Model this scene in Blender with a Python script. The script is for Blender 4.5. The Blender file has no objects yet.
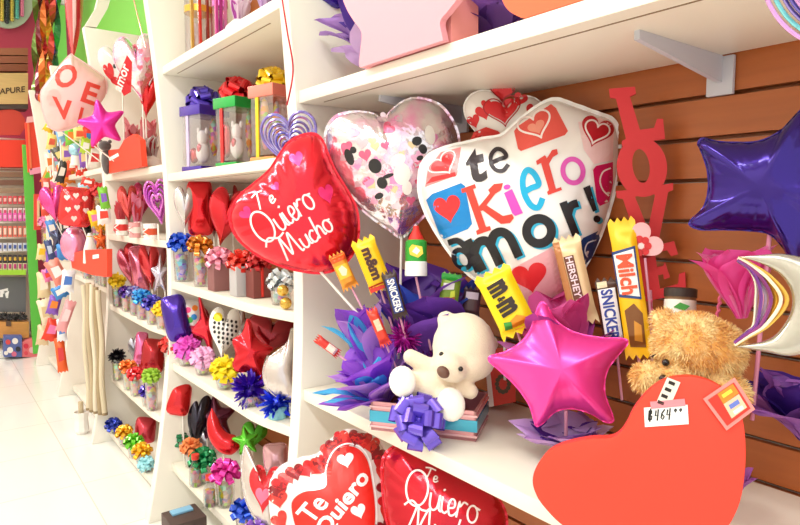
import bpy, bmesh, math, random
from mathutils import Vector, Matrix
R = random.Random(7)
PI = math.pi
SC = bpy.context.scene
COL = SC.collection
V = Vector
# ------------------------------------------------------------------ camera
H = 1.10
F = 620.0
YAW = math.radians(37.35)
PIT = math.radians(4.84)
CAM = V((0, 0, H))
FW = V((math.sin(YAW) * math.cos(PIT), math.cos(YAW) * math.cos(PIT), -math.sin(PIT)))
RT = V((math.cos(YAW), -math.sin(YAW), 0))
UP = RT.cross(FW)
cd = bpy.data.cameras.new('camera')
cd.sensor_width = 36.0
cd.lens = F / 800 * 36
cd.clip_start = 0.02
co = bpy.data.objects.new('camera', cd)
COL.objects.link(co)
co.matrix_world = Matrix(((RT.x, UP.x, -FW.x, 0), (RT.y, UP.y, -FW.y, 0), (RT.z, UP.z, -FW.z, H), (0, 0, 0, 1)))
SC.camera = co


def ray(px, py):
    return FW + RT * ((px - 400) / F) - UP * ((py - 262.5) / F)


def P(px, py, X=None, Y=None, Z=None, d=None):
    """point of the place seen at a spot of the photo, on a given plane"""
    r = ray(px, py)
    if X is not None:
        return CAM + r * (X / r.x)
    if Y is not None:
        return CAM + r * (Y / r.y)
    if Z is not None:
        return CAM + r * ((Z - H) / r.z)
    return CAM + r * d


def proj(p):
    q = p - CAM
    z = q.dot(FW)
    return 400 + F * q.dot(RT) / z, 262.5 - F * q.dot(UP) / z, z


def col(px, X, z):
    lo, hi = 0.02, 12.0
    for _ in range(50):
        m = (lo + hi) / 2
        if proj(V((X, m, z)))[0] > px:
            lo = m
        else:
            hi = m
    return V((X, lo, z))


# ------------------------------------------------------------------ materials
MATS = {}


def lin(h):
    h = h.lstrip('#')
    c = [int(h[i:i + 2], 16) / 255 for i in (0, 2, 4)]
    return tuple((x / 12.92 if x <= .04045 else ((x + .055) / 1.055) ** 2.4) for x in c) + (1,)


def pset(b, **k):
    for n, v in k.items():
        b.inputs[n.replace('_', ' ')].default_value = v


def mat(h, kind='plain'):
    key = (h, kind)
    if key in MATS:
        return MATS[key]
    m = bpy.data.materials.new(kind + '_' + h.lstrip('#'))
    m.use_nodes = True
    nt = m.node_tree
    b = nt.nodes['Principled BSDF']
    c = lin(h)
    b.inputs['Base Color'].default_value = c

    def bump(scale, strength, dist=.002, detail=3):
        tc = nt.nodes.new('ShaderNodeTexCoord')
        n = nt.nodes.new('ShaderNodeTexNoise')
        n.inputs['Scale'].default_value = scale
        n.inputs['Detail'].default_value = detail
        bp = nt.nodes.new('ShaderNodeBump')
        bp.inputs['Strength'].default_value = strength
        bp.inputs['Distance'].default_value = dist
        nt.links.new(tc.outputs['Object'], n.inputs['Vector'])
        nt.links.new(n.outputs['Fac'], bp.inputs['Height'])
        nt.links.new(bp.outputs['Normal'], b.inputs['Normal'])
        return n

    def vary(n, h2, lo=.4, hi=.65):
        rp = nt.nodes.new('ShaderNodeValToRGB')
        rp.color_ramp.elements[0].position = lo
        rp.color_ramp.elements[1].position = hi
        rp.color_ramp.elements[0].color = c
        rp.color_ramp.elements[1].color = lin(h2)
        nt.links.new(n.outputs['Fac'], rp.inputs['Fac'])
        nt.links.new(rp.outputs['Color'], b.inputs['Base Color'])
    if kind == 'plain':
        pset(b, Roughness=.5)
    elif kind == 'print':
        pset(b, Roughness=.32, Metallic=.15)
    elif kind == 'foil':
        pset(b, Metallic=.72, Roughness=.2, Coat_Weight=.4, Coat_Roughness=.08)
        bump(17, .45, .005, 3)
    elif kind == 'satin':
        pset(b, Metallic=.5, Roughness=.36, Coat_Weight=.35, Coat_Roughness=.18)
        bump(9, .15, .004, 2)
    elif kind == 'whitefoil':
        pset(b, Metallic=.15, Roughness=.22, Coat_Weight=.5, Coat_Roughness=.08)
        bump(14, .25, .004, 2)
    elif kind == 'irid':
        pset(b, Metallic=.8, Roughness=.16, Coat_Weight=.5)
        n = bump(20, .9, .01, 3)
        vary(n, '#f7a9d6', .44, .7)
    elif kind == 'ribbon':
        pset(b, Roughness=.24, Metallic=.5, Coat_Weight=.5, Coat_Roughness=.1)
    elif kind == 'paper':
        pset(b, Roughness=.6)
        bump(40, .4, .003)
    elif kind == 'tissue':
        pset(b, Roughness=.5, Subsurface_Weight=.0, Transmission_Weight=.0)
        bump(30, .6, .005)
        tr = nt.nodes.new('ShaderNodeBsdfTranslucent')
        tr.inputs['Color'].default_value = c
        mx = nt.nodes.new('ShaderNodeMixShader')
        mx.inputs['Fac'].default_value = .45
        nt.links.new(b.outputs[0], mx.inputs[1])
        nt.links.new(tr.outputs[0], mx.inputs[2])
        nt.links.new(mx.outputs[0], nt.nodes['Material Output'].inputs['Surface'])
    elif kind == 'plush':
        pset(b, Roughness=.95, Sheen_Weight=.5, Sheen_Roughness=.5)
        bump(420, .5, .002, 4)
    elif kind == 'fur':
        pset(b, Roughness=.8, Sheen_Weight=.4)
        n = bump(40, .1)
        vary(n, '#fbe2a4', .4, .62)
    elif kind == 'clear':
        b2 = nt.nodes.new('ShaderNodeBsdfTransparent')
        b2.inputs['Color'].default_value = c
        g = nt.nodes.new('ShaderNodeBsdfGlossy')
        g.inputs['Roughness'].default_value = .08
        lw = nt.nodes.new('ShaderNodeLayerWeight')
        lw.inputs['Blend'].default_value = .35
        mr = nt.nodes.new('ShaderNodeMath')
        mr.operation = 'MULTIPLY_ADD'
        mr.inputs[1].default_value = .6
        mr.inputs[2].default_value = .06
        mx = nt.nodes.new('ShaderNodeMixShader')
        nt.links.new(lw.outputs['Facing'], mr.inputs[0])
        nt.links.new(mr.outputs[0], mx.inputs['Fac'])
        nt.links.new(b2.outputs[0], mx.inputs[1])
        nt.links.new(g.outputs[0], mx.inputs[2])
        nt.links.new(mx.outputs[0], nt.nodes['Material Output'].inputs['Surface'])
    elif kind == 'laminate':
        pset(b, Roughness=.38)
    elif kind == 'wood':
        pset(b, Roughness=.4)
        tc = nt.nodes.new('ShaderNodeTexCoord')
        mp = nt.nodes.new('ShaderNodeMapping')
        mp.inputs['Scale'].default_value = (1, 1.2, 14)
        n = nt.nodes.new('ShaderNodeTexNoise')
        n.inputs['Scale'].default_value = 5
        n.inputs['Detail'].default_value = 5
        nt.links.new(tc.outputs['Object'], mp.inputs['Vector'])
        nt.links.new(mp.outputs[0], n.inputs['Vector'])
        c2 = tuple(min(1, x * .86) for x in c[:3])
        rp = nt.nodes.new('ShaderNodeValToRGB')
        rp.color_ramp.elements[0].position = .3
        rp.color_ramp.elements[1].position = .7
        rp.color_ramp.elements[0].color = c2 + (1,)
        rp.color_ramp.elements[1].color = c
        nt.links.new(n.outputs['Fac'], rp.inputs['Fac'])
        nt.links.new(rp.outputs['Color'], b.inputs['Base Color'])
    elif kind == 'tile':
        pset(b, Roughness=.16)
        tc = nt.nodes.new('ShaderNodeTexCoord')
        br = nt.nodes.new('ShaderNodeTexBrick')
        br.offset = 0
        br.inputs['Scale'].default_value = 1
        br.inputs['Brick Width'].default_value = .45
        br.inputs['Row Height'].default_value = .45
        br.inputs['Mortar Size'].default_value = .0022
        br.inputs['Color1'].default_value = c
        br.inputs['Color2'].default_value = tuple(x * .985 for x in c[:3]) + (1,)
        br.inputs['Mortar'].default_value = lin('#d9d6cb')
        nt.links.new(tc.outputs['Object'], br.inputs['Vector'])
        nt.links.new(br.outputs['Color'], b.inputs['Base Color'])
    elif kind == 'candy':
        pset(b, Roughness=.3)
        tc = nt.nodes.new('ShaderNodeTexCoord')
        vo = nt.nodes.new('ShaderNodeTexVoronoi')
        vo.inputs['Scale'].default_value = 75
        hs = nt.nodes.new('ShaderNodeHueSaturation')
        hs.inputs['Saturation'].default_value = 1.3
        nt.links.new(tc.outputs['Object'], vo.inputs['Vector'])
        mixc = nt.nodes.new('ShaderNodeMixRGB')
        mixc.inputs['Fac'].default_value = .45
        mixc.inputs['Color2'].default_value = c
        nt.links.new(vo.outputs['Color'], hs.inputs['Color'])
        nt.links.new(hs.outputs['Color'], mixc.inputs['Color1'])
        nt.links.new(mixc.outputs['Color'], b.inputs['Base Color'])
    MATS[key] = m
    return m


# ------------------------------------------------------------------ geometry: (verts, faces)
def join(*gs):
    vs, fs = [], []
    for g in gs:
        b = len(vs)
        vs += list(g[0])
        fs += [tuple(i + b for i in f) for f in g[1]]
    return vs, fs


def xf(g, M):
    return [M @ V(v) for v in g[0]], g[1]


def mv(g, x, y, z):
    return [V((v[0] + x, v[1] + y, v[2] + z)) for v in g[0]], g[1]


def box(cx, cy, cz, sx, sy, sz):
    x0, x1, y0, y1, z0, z1 = cx - sx / 2, cx + sx / 2, cy - sy / 2, cy + sy / 2, cz - sz / 2, cz + sz / 2
    vs = [V(p) for p in ((x0, y0, z0), (x1, y0, z0), (x1, y1, z0), (x0, y1, z0), (x0, y0, z1), (x1, y0, z1), (x1, y1, z1), (x0, y1, z1))]
    return vs, [(0, 3, 2, 1), (4, 5, 6, 7), (0, 1, 5, 4), (1, 2, 6, 5), (2, 3, 7, 6), (3, 0, 4, 7)]


def prism(pts, w0, w1):
    n = len(pts)
    a = sum(pts[i][0] * pts[(i + 1) % n][1] - pts[(i + 1) % n][0] * pts[i][1] for i in range(n))
    if a < 0:
        pts = pts[::-1]
    vs = [V((p[0], p[1], w0)) for p in pts] + [V((p[0], p[1], w1)) for p in pts]
    fs = [tuple(range(n - 1, -1, -1)), tuple(range(n, 2 * n))]
    fs += [(i, (i + 1) % n, n + (i + 1) % n, n + i) for i in range(n)]
    return vs, fs


def lathe(prof, n=24):
    vs, fs = [], []
    for r, z in prof:
        for i in range(n):
            a = 2 * PI * i / n
            vs.append(V((r * math.cos(a), r * math.sin(a), z)))
    for k in range(len(prof) - 1):
        for i in range(n):
            j = (i + 1) % n
            fs.append((k * n + i, k * n + j, (k + 1) * n + j, (k + 1) * n + i))
    fs.append(tuple(range(n - 1, -1, -1)))
    fs.append(tuple(range((len(prof) - 1) * n, len(prof) * n)))
    return vs, fs


def tube(pts, r, n=8, closed=False, taper=None):
    pts = [V(p) for p in pts]
    vs, fs = [], []
    m = len(pts)
    ref = None
    for k, p in enumerate(pts):
        if closed:
            t = pts[(k + 1) % m] - pts[k - 1]
        else:
            t = pts[min(k + 1, m - 1)] - pts[max(k - 1, 0)]
        if t.length < 1e-9:
            t = V((0, 0, 1))
        t.normalize()
        if ref is None:
            ref = V((0, 0, 1)) if abs(t.z) < .9 else V((1, 0, 0))
        a = ref - t * ref.dot(t)
        if a.length < 1e-4:
            a = V((1, 0, 0)) - t * t.x
        a.normalize()
        ref = a
        b = t.cross(a)
        rr = r if taper is None else r * taper[k]
        for i in range(n):
            q = 2 * PI * i / n
            vs.append(p + a * (rr * math.cos(q)) + b * (rr * math.sin(q)))
    for k in range(m if closed else m - 1):
        k2 = (k + 1) % m
        for i in range(n):
            j = (i + 1) % n
            fs.append((k * n + i, k * n + j, k2 * n + j, k2 * n + i))
    if not closed:
        fs.append(tuple(range(n - 1, -1, -1)))
        fs.append(tuple(range((m - 1) * n, m * n)))
    return vs, fs


def ball(c, rx, ry=None, rz=None, nu=20, nv=12, M=None):
    ry = rx if ry is None else ry
    rz = rx if rz is None else rz
    vs, fs = [V((0, 0, rz))], []
    for k in range(1, nv):
        t = PI * k / nv
        for i in range(nu):
            a = 2 * PI * i / nu
            vs.append(V((rx * math.sin(t) * math.cos(a), ry * math.sin(t) * math.sin(a), rz * math.cos(t))))
    vs.append(V((0, 0, -rz)))
    for i in range(nu):
        fs.append((0, 1 + i, 1 + (i + 1) % nu))
    for k in range(nv - 2):
        for i in range(nu):
            j = (i + 1) % nu
            fs.append((1 + k * nu + i, 1 + (k + 1) * nu + i, 1 + (k + 1) * nu + j, 1 + k * nu + j))
    e = len(vs) - 1
    for i in range(nu):
        fs.append((e, 1 + (nv - 2) * nu + (i + 1) % nu, 1 + (nv - 2) * nu + i))
    if M is not None:
        vs = [M @ v for v in vs]
    c = V(c)
    return [v + c for v in vs], fs


def spline(pts, n=120, closed=True):
    m = len(pts)
    out = []
    segs = m if closed else m - 1
    per = max(2, n // segs)
    for k in range(segs):
        if closed:
            p0, p1, p2, p3 = pts[k - 1], pts[k], pts[(k + 1) % m], pts[(k + 2) % m]
        else:
            p0, p1, p2, p3 = pts[max(k - 1, 0)], pts[k], pts[k + 1], pts[min(k + 2, m - 1)]
        for i in range(per):
            t = i / per
            out.append(tuple(.5 * (2 * b + (c - a) * t + (2 * a - 5 * b + 4 * c - d) * t * t + (3 * b - a - 3 * c + d) * t ** 3)
                             for a, b, c, d in zip(p0, p1, p2, p3)))
    if not closed:
        out.append(tuple(pts[-1]))
    return out


# ------------------------------------------------------------------ objects
def mk(name, g, m, parent=None, smooth=True, bevel=0):
    me = bpy.data.meshes.new(name)
    me.from_pydata([tuple(v) for v in g[0]], [], g[1])
    me.materials.append(m)
    if bevel:
        bm = bmesh.new()
        bm.from_mesh(me)
        es = [e for e in bm.edges if len(e.link_faces) == 2 and e.calc_face_angle(0) > .6]
        bmesh.ops.bevel(bm, geom=es, offset=bevel, segments=2, affect='EDGES', profile=.6)
        bm.to_mesh(me)
        bm.free()
    if smooth:
        me.shade_smooth()
        try:
            me.set_sharp_from_angle(angle=math.radians(38 if smooth is True else smooth))
        except Exception:
            pass
    me.validate()
    o = bpy.data.objects.new(name, me)
    COL.objects.link(o)
    if parent is not None:
        o.parent = parent
    return o


def tag(o, label, cat, group=None):
    o['label'] = label
    o['category'] = cat
    if group:
        o['group'] = group
    return o


def thing(name, label, cat, M=None, group=None):
    o = bpy.data.objects.new(name, None)
    o.empty_display_size = .02
    COL.objects.link(o)
    if M is not None:
        o.matrix_world = M if isinstance(M, Matrix) else Matrix.Translation(V(M))
    return tag(o, label, cat, group)


def struct(name, g, m, smooth=False, bevel=0):
    o = mk(name, g, m, None, smooth, bevel)
    o['kind'] = 'structure'
    return o


# ---- a frame standing in the place: origin, u (right), v (up), w (towards the viewer side)
class Frame:
    def __init__(s, p, n=None, roll=0):
        s.p = V(p)
        n = (CAM - s.p) if n is None else V(n)
        n = n.normalized()
        u = V((0, 0, 1)).cross(n).normalized()
        v = n.cross(u)
        s.n = n
        s.u, s.v = u * math.cos(roll) + v * math.sin(roll), v * math.cos(roll) - u * math.sin(roll)
        s.M = Matrix(((s.u.x, s.v.x, n.x, s.p.x), (s.u.y, s.v.y, n.y, s.p.y), (s.u.z, s.v.z, n.z, s.p.z), (0, 0, 0, 1)))
        s.I = s.M.inverted()

    def uv(s, px, py, w=0):
        r = ray(px, py)
        q = s.p + s.n * w
        t = (q - CAM).dot(s.n) / r.dot(s.n)
        l = s.I @ (CAM + r * t)
        return l.x, l.y

    def loc(s, p):
        return s.I @ V(p)


class Dome:
    """inflated foil shape over a closed outline in a frame"""
    def __init__(s, out, c, T, p=2.3, q=.6):
        s.c, s.T, s.p, s.q = c, T, p, q
        s.out = out
        pol = sorted((math.atan2(y - c[1], x - c[0]), math.hypot(x - c[0], y - c[1])) for x, y in out)
        s.a = [a for a, r in pol]
        s.r = [r for a, r in pol]

    def R(s, a):
        import bisect
        k = bisect.bisect(s.a, a)
        n = len(s.a)
        a0, r0 = (s.a[k - 1], s.r[k - 1]) if k > 0 else (s.a[-1] - 2 * PI, s.r[-1])
        a1, r1 = (s.a[k], s.r[k]) if k < n else (s.a[0] + 2 * PI, s.r[0])
        f = (a - a0) / max(1e-6, a1 - a0)
        return r0 + (r1 - r0) * f

    def h(s, x, y):
        dx, dy = x - s.c[0], y - s.c[1]
        a = math.atan2(dy, dx)
        q = min(1, math.hypot(dx, dy) / max(1e-6, s.R(a)))
        return s.prof(q, a)

    def prof(s, q, a):
        h = s.T * max(0, 1 - q ** s.p) ** s.q
        return h * (1 + .085 * math.sin(a * 23 + 1.3 + math.sin(a * 3)) * q ** 5 + .05 * math.sin(a * 37 + 2 * math.sin(a * 2)) * q ** 7)

    def mesh(s, rings=20, flange=.035, back=True):
        n = len(s.out)
        vs, fs = [], []

        def side(sg):
            b = len(vs)
            vs.append(V((s.c[0], s.c[1], sg * s.T)))
            for k in range(1, rings + 1):
                q = math.sin(PI / 2 * k / rings) ** .9
                for (x, y) in s.out:
                    dx, dy = x - s.c[0], y - s.c[1]
                    a = math.atan2(dy, dx)
                    vs.append(V((s.c[0] + dx * q, s.c[1] + dy * q, sg * (s.prof(q, a) if k < rings else .0004))))
            for i in range(n):
                j = (i + 1) % n
                f = (b, b + 1 + i, b + 1 + j)
                fs.append(f if sg > 0 else f[::-1])
                for k in range(rings - 1):
                    f = (b + 1 + k * n + i, b + 1 + (k + 1) * n + i, b + 1 + (k + 1) * n + j, b + 1 + k * n + j)
                    fs.append(f if sg > 0 else f[::-1])
            return b + 1 + (rings - 1) * n
        r1 = side(1)
        r2 = side(-1)
        if flange:
            for rr, sg in ((r1, 1), (r2, -1)):
                b = len(vs)
                for i, (x, y) in enumerate(s.out):
                    dx, dy = x - s.c[0], y - s.c[1]
                    z = .0014 * math.sin(i * 1.9)
                    vs.append(V((s.c[0] + dx * (1 + flange), s.c[1] + dy * (1 + flange), z + sg * .0003)))
                for i in range(n):
                    j = (i + 1) % n
                    f = (rr + i, b + i, b + j, rr + j)
                    fs.append(f if sg > 0 else f[::-1])
        return vs, fs


def text2d(s, bold=0.0, shear=0.0):
    cu = bpy.data.curves.new('t', 'FONT')
    cu.body = s
    cu.size = 1
    cu.offset = bold
    cu.shear = shear
    cu.resolution_u = 3
    o = bpy.data.objects.new('t', cu)
    COL.objects.link(o)
    dg = bpy.context.evaluated_depsgraph_get()
    ev = o.evaluated_get(dg)
    me = ev.to_mesh()
    vs = [(v.co.x, v.co.y) for v in me.vertices]
    fs = [tuple(p.vertices) for p in me.polygons]
    ev.to_mesh_clear()
    bpy.data.objects.remove(o)
    bpy.data.curves.remove(cu)
    x0, x1 = min(v[0] for v in vs), max(v[0] for v in vs)
    y0, y1 = min(v[1] for v in vs), max(v[1] for v in vs)
    # unit box
    return [((x - x0) / (x1 - x0), (y - y0) / (y1 - y0)) for x, y in vs], fs


def text_px(s, o, ax, ay, bold=0.0, shear=0.0):
    """text filling the parallelogram with corner o (its lower left), along ax, up ay, in photo pixels"""
    vs, fs = text2d(s, bold, shear)
    return [(o[0] + ax[0] * x + ay[0] * y, o[1] + ax[1] * x + ay[1] * y) for x, y in vs], fs


def stroke2d(lines, w):
    vs, fs = [], []
    for pts in lines:
        pts = [V((p[0], p[1])) for p in pts]
        n = len(pts)
        b = len(vs)
        for k, p in enumerate(pts):
            t = pts[min(k + 1, n - 1)] - pts[max(k - 1, 0)]
            t = t.normalized() if t.length > 0 else V((1, 0))
            nn = V((-t.y, t.x)) * w / 2
            vs += [tuple(p + nn), tuple(p - nn)]
        for k in range(n - 1):
            fs.append((b + 2 * k, b + 2 * k + 1, b + 2 * k + 3, b + 2 * k + 2))
    return vs, fs


def poly2d(pts):
    return list(pts), [tuple(range(len(pts)))]


def join2(*gs):
    return join(*gs)


HEART = []
for _i in range(48):
    _t = 2 * PI * _i / 48
    HEART.append((math.sin(_t) ** 3, (13 * math.cos(_t) - 5 * math.cos(2 * _t) - 2 * math.cos(3 * _t) - math.cos(4 * _t) + 2.5) / 14.6))


def shape(unit, cx, cy, w, h, rot=0):
    """unit shape (y up) to photo pixels (y down); rot in degrees, counter-clockwise"""
    a = math.radians(rot)
    o = []
    for x, y in unit:
        x, y = x * w / 2, y * h / 2
        o.append((cx + x * math.cos(a) - y * math.sin(a), cy - (x * math.sin(a) + y * math.cos(a))))
    return o


def decal(name, g2, fr, surf, m, parent, off=.0012, L=.012):
    """flat print laid on a surface of a frame; g2 in photo pixels"""
    bm = bmesh.new()
    vs = []
    for x, y in g2[0]:
        u, v = fr.uv(x, y)
        vs.append(bm.verts.new((u, v, 0)))
    for f in g2[1]:
        try:
            bm.faces.new([vs[i] for i in f])
        except ValueError:
            pass
    bmesh.ops.triangulate(bm, faces=bm.faces[:])
    if surf is not None:
        for _ in range(5):
            es = [e for e in bm.edges if e.calc_length() > L]
            if not es:
                break
            bmesh.ops.subdivide_edges(bm, edges=es, cuts=1)
            bmesh.ops.triangulate(bm, faces=[f for f in bm.faces if len(f.verts) > 3])
    eye = fr.I @ CAM
    for v in bm.verts:
        x, y = v.co.x, v.co.y
        w = 0
        if surf is None:
            w = off
        elif callable(surf):
            for _ in range(5):
                k = w / eye.z
                xx, yy = x + (eye.x - x) * k, y + (eye.y - y) * k
                w = surf(xx, yy) + off
        else:
            w = surf + off
        k = w / eye.z
        v.co = (x + (eye.x - x) * k, y + (eye.y - y) * k, w)
    bm.normal_update()
    for f in bm.faces:
        if f.normal.z < 0:
            f.normal_flip()
    me = bpy.data.meshes.new(name)
    bm.to_mesh(me)
    bm.free()
    me.materials.append(m)
    o = bpy.data.objects.new(name, me)
    COL.objects.link(o)
    o.parent = parent
    return o


# ---- handwriting, unit strokes: baseline 0, x height .5, cap 1
def _ell(cx, cy, rx, ry, a0=90, a1=450, n=20):
    return [(cx + rx * math.cos(math.radians(a0 + (a1 - a0) * i / n)), cy + ry * math.sin(math.radians(a0 + (a1 - a0) * i / n))) for i in range(n + 1)]


GL = {
    'Q': (.95, [_ell(.45, .5, .38, .55, 60, 460), [(.1, -.12), (.35, .08), (.7, -.1), (1.0, -.06)]]),
    'u': (.42, [[(0, .5), (.02, .12), (.14, 0), (.28, .12), (.33, .5), (.34, .1), (.44, .02)]]),
    'i': (.22, [[(0, .5), (.02, .1), (.14, .02), (.22, .1)], [(.0, .68), (.06, .74)]]),
    'e': (.34, [[(0, .2), (.22, .28), (.22, .47), (.1, .5), (.02, .3), (.08, .03), (.22, .03), (.36, .2)]]),
    'r': (.36, [[(0, 0), (.04, .5), (.08, .36), (.2, .52), (.34, .48)]]),
    'o': (.4, [_ell(.18, .25, .17, .26, 60, 440), [(.24, .48), (.42, .44)]]),
    'M': (.95, [[(0, 0), (.1, .5), (.2, 1.0), (.28, .6), (.36, .12), (.5, .6), (.64, 1.0), (.72, .5), (.8, .03), (.92, .05)]]),
    'c': (.36, [[(.3, .42), (.18, .5), (.03, .32), (.06, .05), (.2, 0), (.36, .12)]]),
    'h': (.4, [[(.1, 1.0), (.05, .5), (.02, 0), (.06, .3), (.18, .5), (.28, .38), (.3, .05), (.4, .05)]]),
    'T': (.62, [[(-.08, .92), (.25, 1.02), (.66, .98)], [(.3, 1.0), (.24, .5), (.16, 0)]]),
}


def script_px(s, o, ax, ay):
    """ax: vector of one em along the line, ay: vector of one em up (pixels)"""
    x = 0
    out = []
    for ch in s:
        adv, ls = GL[ch]
        for l in ls:
            l2 = spline([(x + a, b) for a, b in l], 6 * len(l), False)
            out.append([(o[0] + ax[0] * a + ay[0] * b, o[1] + ax[1] * a + ay[1] * b) for a, b in l2])
        x += adv
    return out
# ------------------------------------------------------------------ the shop: shell
def Xf(z):
    return .672 - (.07 * (z - .95) ** 2 if z > .95 else .105 * ((.95 - z) / .95) ** 2)


XB = .99


def Xs(z):
    return .672 - .3 * (.672 - Xf(z))


CREAM = mat('#f4f0e4', 'laminate')
SHELF = mat('#f3eddc', 'laminate')
GREY = mat('#c9c9d2', 'plain')
struct('floor', box(-.2, 2.4, -.02, 3.4, 8.4, .04), mat('#f6f4ec', 'tile'))
struct('ceiling', box(-.2, 2.4, 2.83, 3.4, 8.4, .04), mat('#fbfaf5'))
struct('wall_left', box(-1.6, 2.4, 1.4, .04, 8.4, 2.8), mat('#f3efe6'))
struct('wall_far', box(-.2, 5.98, 1.4, 3.4, .04, 2.8), mat('#b83a55'))
boards = []
z = 1.2785 + .0657 * 10
ZT = z
while z > .1:
    boards.append(box(XB + .009, 2.0, z - .0657 / 2, .018, 7.2, .0585))
    z -= .0657
boards.append(box(XB + .028, 2.0, 1.0, .012, 7.2, 2.0))
struct('wall_right', join(*boards), mat('#b3622f', 'wood'))
gz = [1.2785 + .0657 * k for k in range(-16, 10)]
struct('trim_4', join(*[box(XB + .0125, 2.0, g - .0035, .003, 7.2, .0028) for g in gz]), mat('#b5aca2'))
struct('trim_1', box(XB + .02, 2.0, 2.42, .04, 7.2, .8), mat('#7fd957'))
struct('baseboard_right', box(XB - .01, 2.0, .05, .02, 7.2, .1), mat('#e9e2d0'))


def panel_geo(y, ztop, zb=0, dx=0):
    n = 28
    pts = [(Xf(zb + (ztop - zb) * i / n) + dx, zb + (ztop - zb) * i / n) for i in range(n + 1)] + [(XB - .012, ztop), (XB - .012, zb)]
    vs, fs = prism([(p[0], p[1]) for p in pts], 0, .045)
    return [V((v.x, y + v.z, v.y)) for v in vs], fs


def shelf_geo(z, y0, y1, th=.027, rnd=.0, xb=XB - .012, dx=0):
    xfz = Xs(z) + dx
    n = 10
    pts = [(xb, y0), (xb, y1), (xfz, y1)]
    if rnd:
        for i in range(n + 1):
            t = i / n
            y = y0 + .26 * (1 - t)
            pts.append((xfz + rnd * (.5 - .5 * math.cos(PI * t)) + rnd * .2 * t * t, y))
    else:
        pts.append((xfz, y0))
    return prism(pts, z - th, z)


def bracket(parent, y, z):
    g = box(XB - .006, y, z - .026, .008, .026, .05)
    o = mk('bracket', g, GREY, parent, True, .001)
    pts = [(XB - .01, z), (XB - .01, z - .042), (Xf(z) + .07, z - .012), (Xf(z) + .07, z)]
    vs, fs = prism(pts, -.0035, .0035)
    mk('arm', ([V((v.x, y + v.z, v.y)) for v in vs], fs), GREY, o, False)


YP = [1.245, 2.2, 3.13, 4.07, 4.98]
ZS1 = [(1.362, 0), (.69, 0), (.16, 0)]
ZS2 = [(1.585, .0), (1.225, .0), (.853, .028), (.562, .03), (.2, .03)]
ZS3 = [(1.26, .0), (.99, .012), (.66, .02), (.32, .02), (.055, .02)]
ZS4 = [(1.30, .0), (.73, .0), (.06, 0)]
ZS5 = [(1.30, .0), (.73, .0), (.06, 0)]
names = ['cream shelving bay nearest, holding the white teddy and the coral heart board',
         'cream shelving bay of five shelves with clear lidded gift boxes and pompom bows',
         'narrower-looking cream shelving bay with pink ring helix and small gift cups, beside the beige rolls',
         'cream shelving bay behind the white heart placard, with rolls hanging below it',
         'cream shelving bay farthest down the aisle, next to the green post']
UNITS = []
for i, zs in enumerate((ZS1, ZS2, ZS3, ZS4, ZS5)):
    u = thing('shelving_unit', names[i], 'shelves', (0.8, YP[i], 0), 'shelving bays along the right wall')
    y0 = -.35 if i == 0 else YP[i - 1] + .046
    y1 = YP[i] - .001
    off = V((0.8, YP[i], 0))

    def rel(g):
        return [v - off for v in g[0]], g[1]
    mk('side_panel', rel(panel_geo(YP[i], 2.79 if i < 2 else 1.92)), CREAM, u, True, .004)
    for z, rn in zs:
        s = mk('shelf', rel(shelf_geo(z, y0, y1, .027, rn)), SHELF, u, True, .0025)
        if z > 1.2 and i < 2:
            mk('groove', rel(box(Xs(z) + .035, (y0 + y1) / 2 + .05, z - .0273, .003, (y1 - y0) - .2, .001)), mat('#8a7355'), s, False)
    if i == 0:
        u2 = bpy.data.objects.new('tmp', None)
        for y, z in ((P(721, 70, X=.984).y, 1.335), (P(462, 110, X=.984).y, 1.335), (.0, 1.335)):
            g = box(XB - .006, y, z - .03, .008, .04, .058)
            o = mk('bracket', rel(g), GREY, u, True, .001)
            pts = [(XB - .01, z), (XB - .01, z - .04), (Xs(z) + .085, z - .012), (Xs(z) + .085, z)]
            vs, fs = prism(pts, -.004, .004)
            mk('arm', rel(([V((v.x, y + v.z, v.y)) for v in vs], fs)), GREY, o, False)
        bpy.data.objects.remove(u2)
    UNITS.append(u)


def shelf_z(bay, k):
    return (ZS1, ZS2, ZS3, ZS4, ZS5)[bay][k][0]


# ------------------------------------------------------------------ builders
def inbay(px, X, rpx=8):
    """keep a thing on the near side of the side panel of its bay"""
    b = 1 if px >= 166 else 2 if px >= 108 else None
    if b is None:
        return X
    y = YP[b] - .012 - rpx * .5 * YP[b] / F
    return min(X, P(px, 250, Y=y).x)


def stick(parent, Mi, a, b, r=.003, h='#f4f0e6', name='stick'):
    return mk(name, tube([Mi @ V(a), Mi @ V(b)], r, 8), mat(h), parent)


def foil(label, out, px, py, X=None, d=None, c='#e02030', kind='foil', T=.34, zs=None, group=None, name='foil_balloon',
         p=2.3, q=.6, cat='balloon', n=None, base=None, bp=None, stk='#f4f0e6', fl=.035, rings=20):
    """out: closed outline in photo pixels"""
    fr = Frame(P(px, py, X=X, d=d), n)
    uv = [fr.uv(x, y) for x, y in out]
    c0 = fr.uv(px, py)
    r = sum(math.hypot(x - c0[0], y - c0[1]) for x, y in uv) / len(uv)
    dm = Dome(uv, c0, T * r, p, q)
    root = thing(name, label, cat, fr.M, group)
    mk('foil_body', dm.mesh(rings, fl), mat(c, kind), root, 60)
    if zs is not None or base is not None:
        # bottom of the outline and a stick down to what carries it
        if bp is None:
            lo = min(uv, key=lambda t: (fr.M @ V((t[0], t[1], 0))).z)
        else:
            lo = fr.uv(*bp)
        a = fr.M @ V((lo[0] * .97, lo[1] * .97, -.004))
        b = V(base) if base is not None else V((max(a.x, Xs(zs) + .03), a.y, zs + .001))
        if base is None and a.z - zs < .01:
            b = None
        if b is not None:
            stick(root, fr.I, a, b, .0028, stk)
    return root, fr, dm


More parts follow.
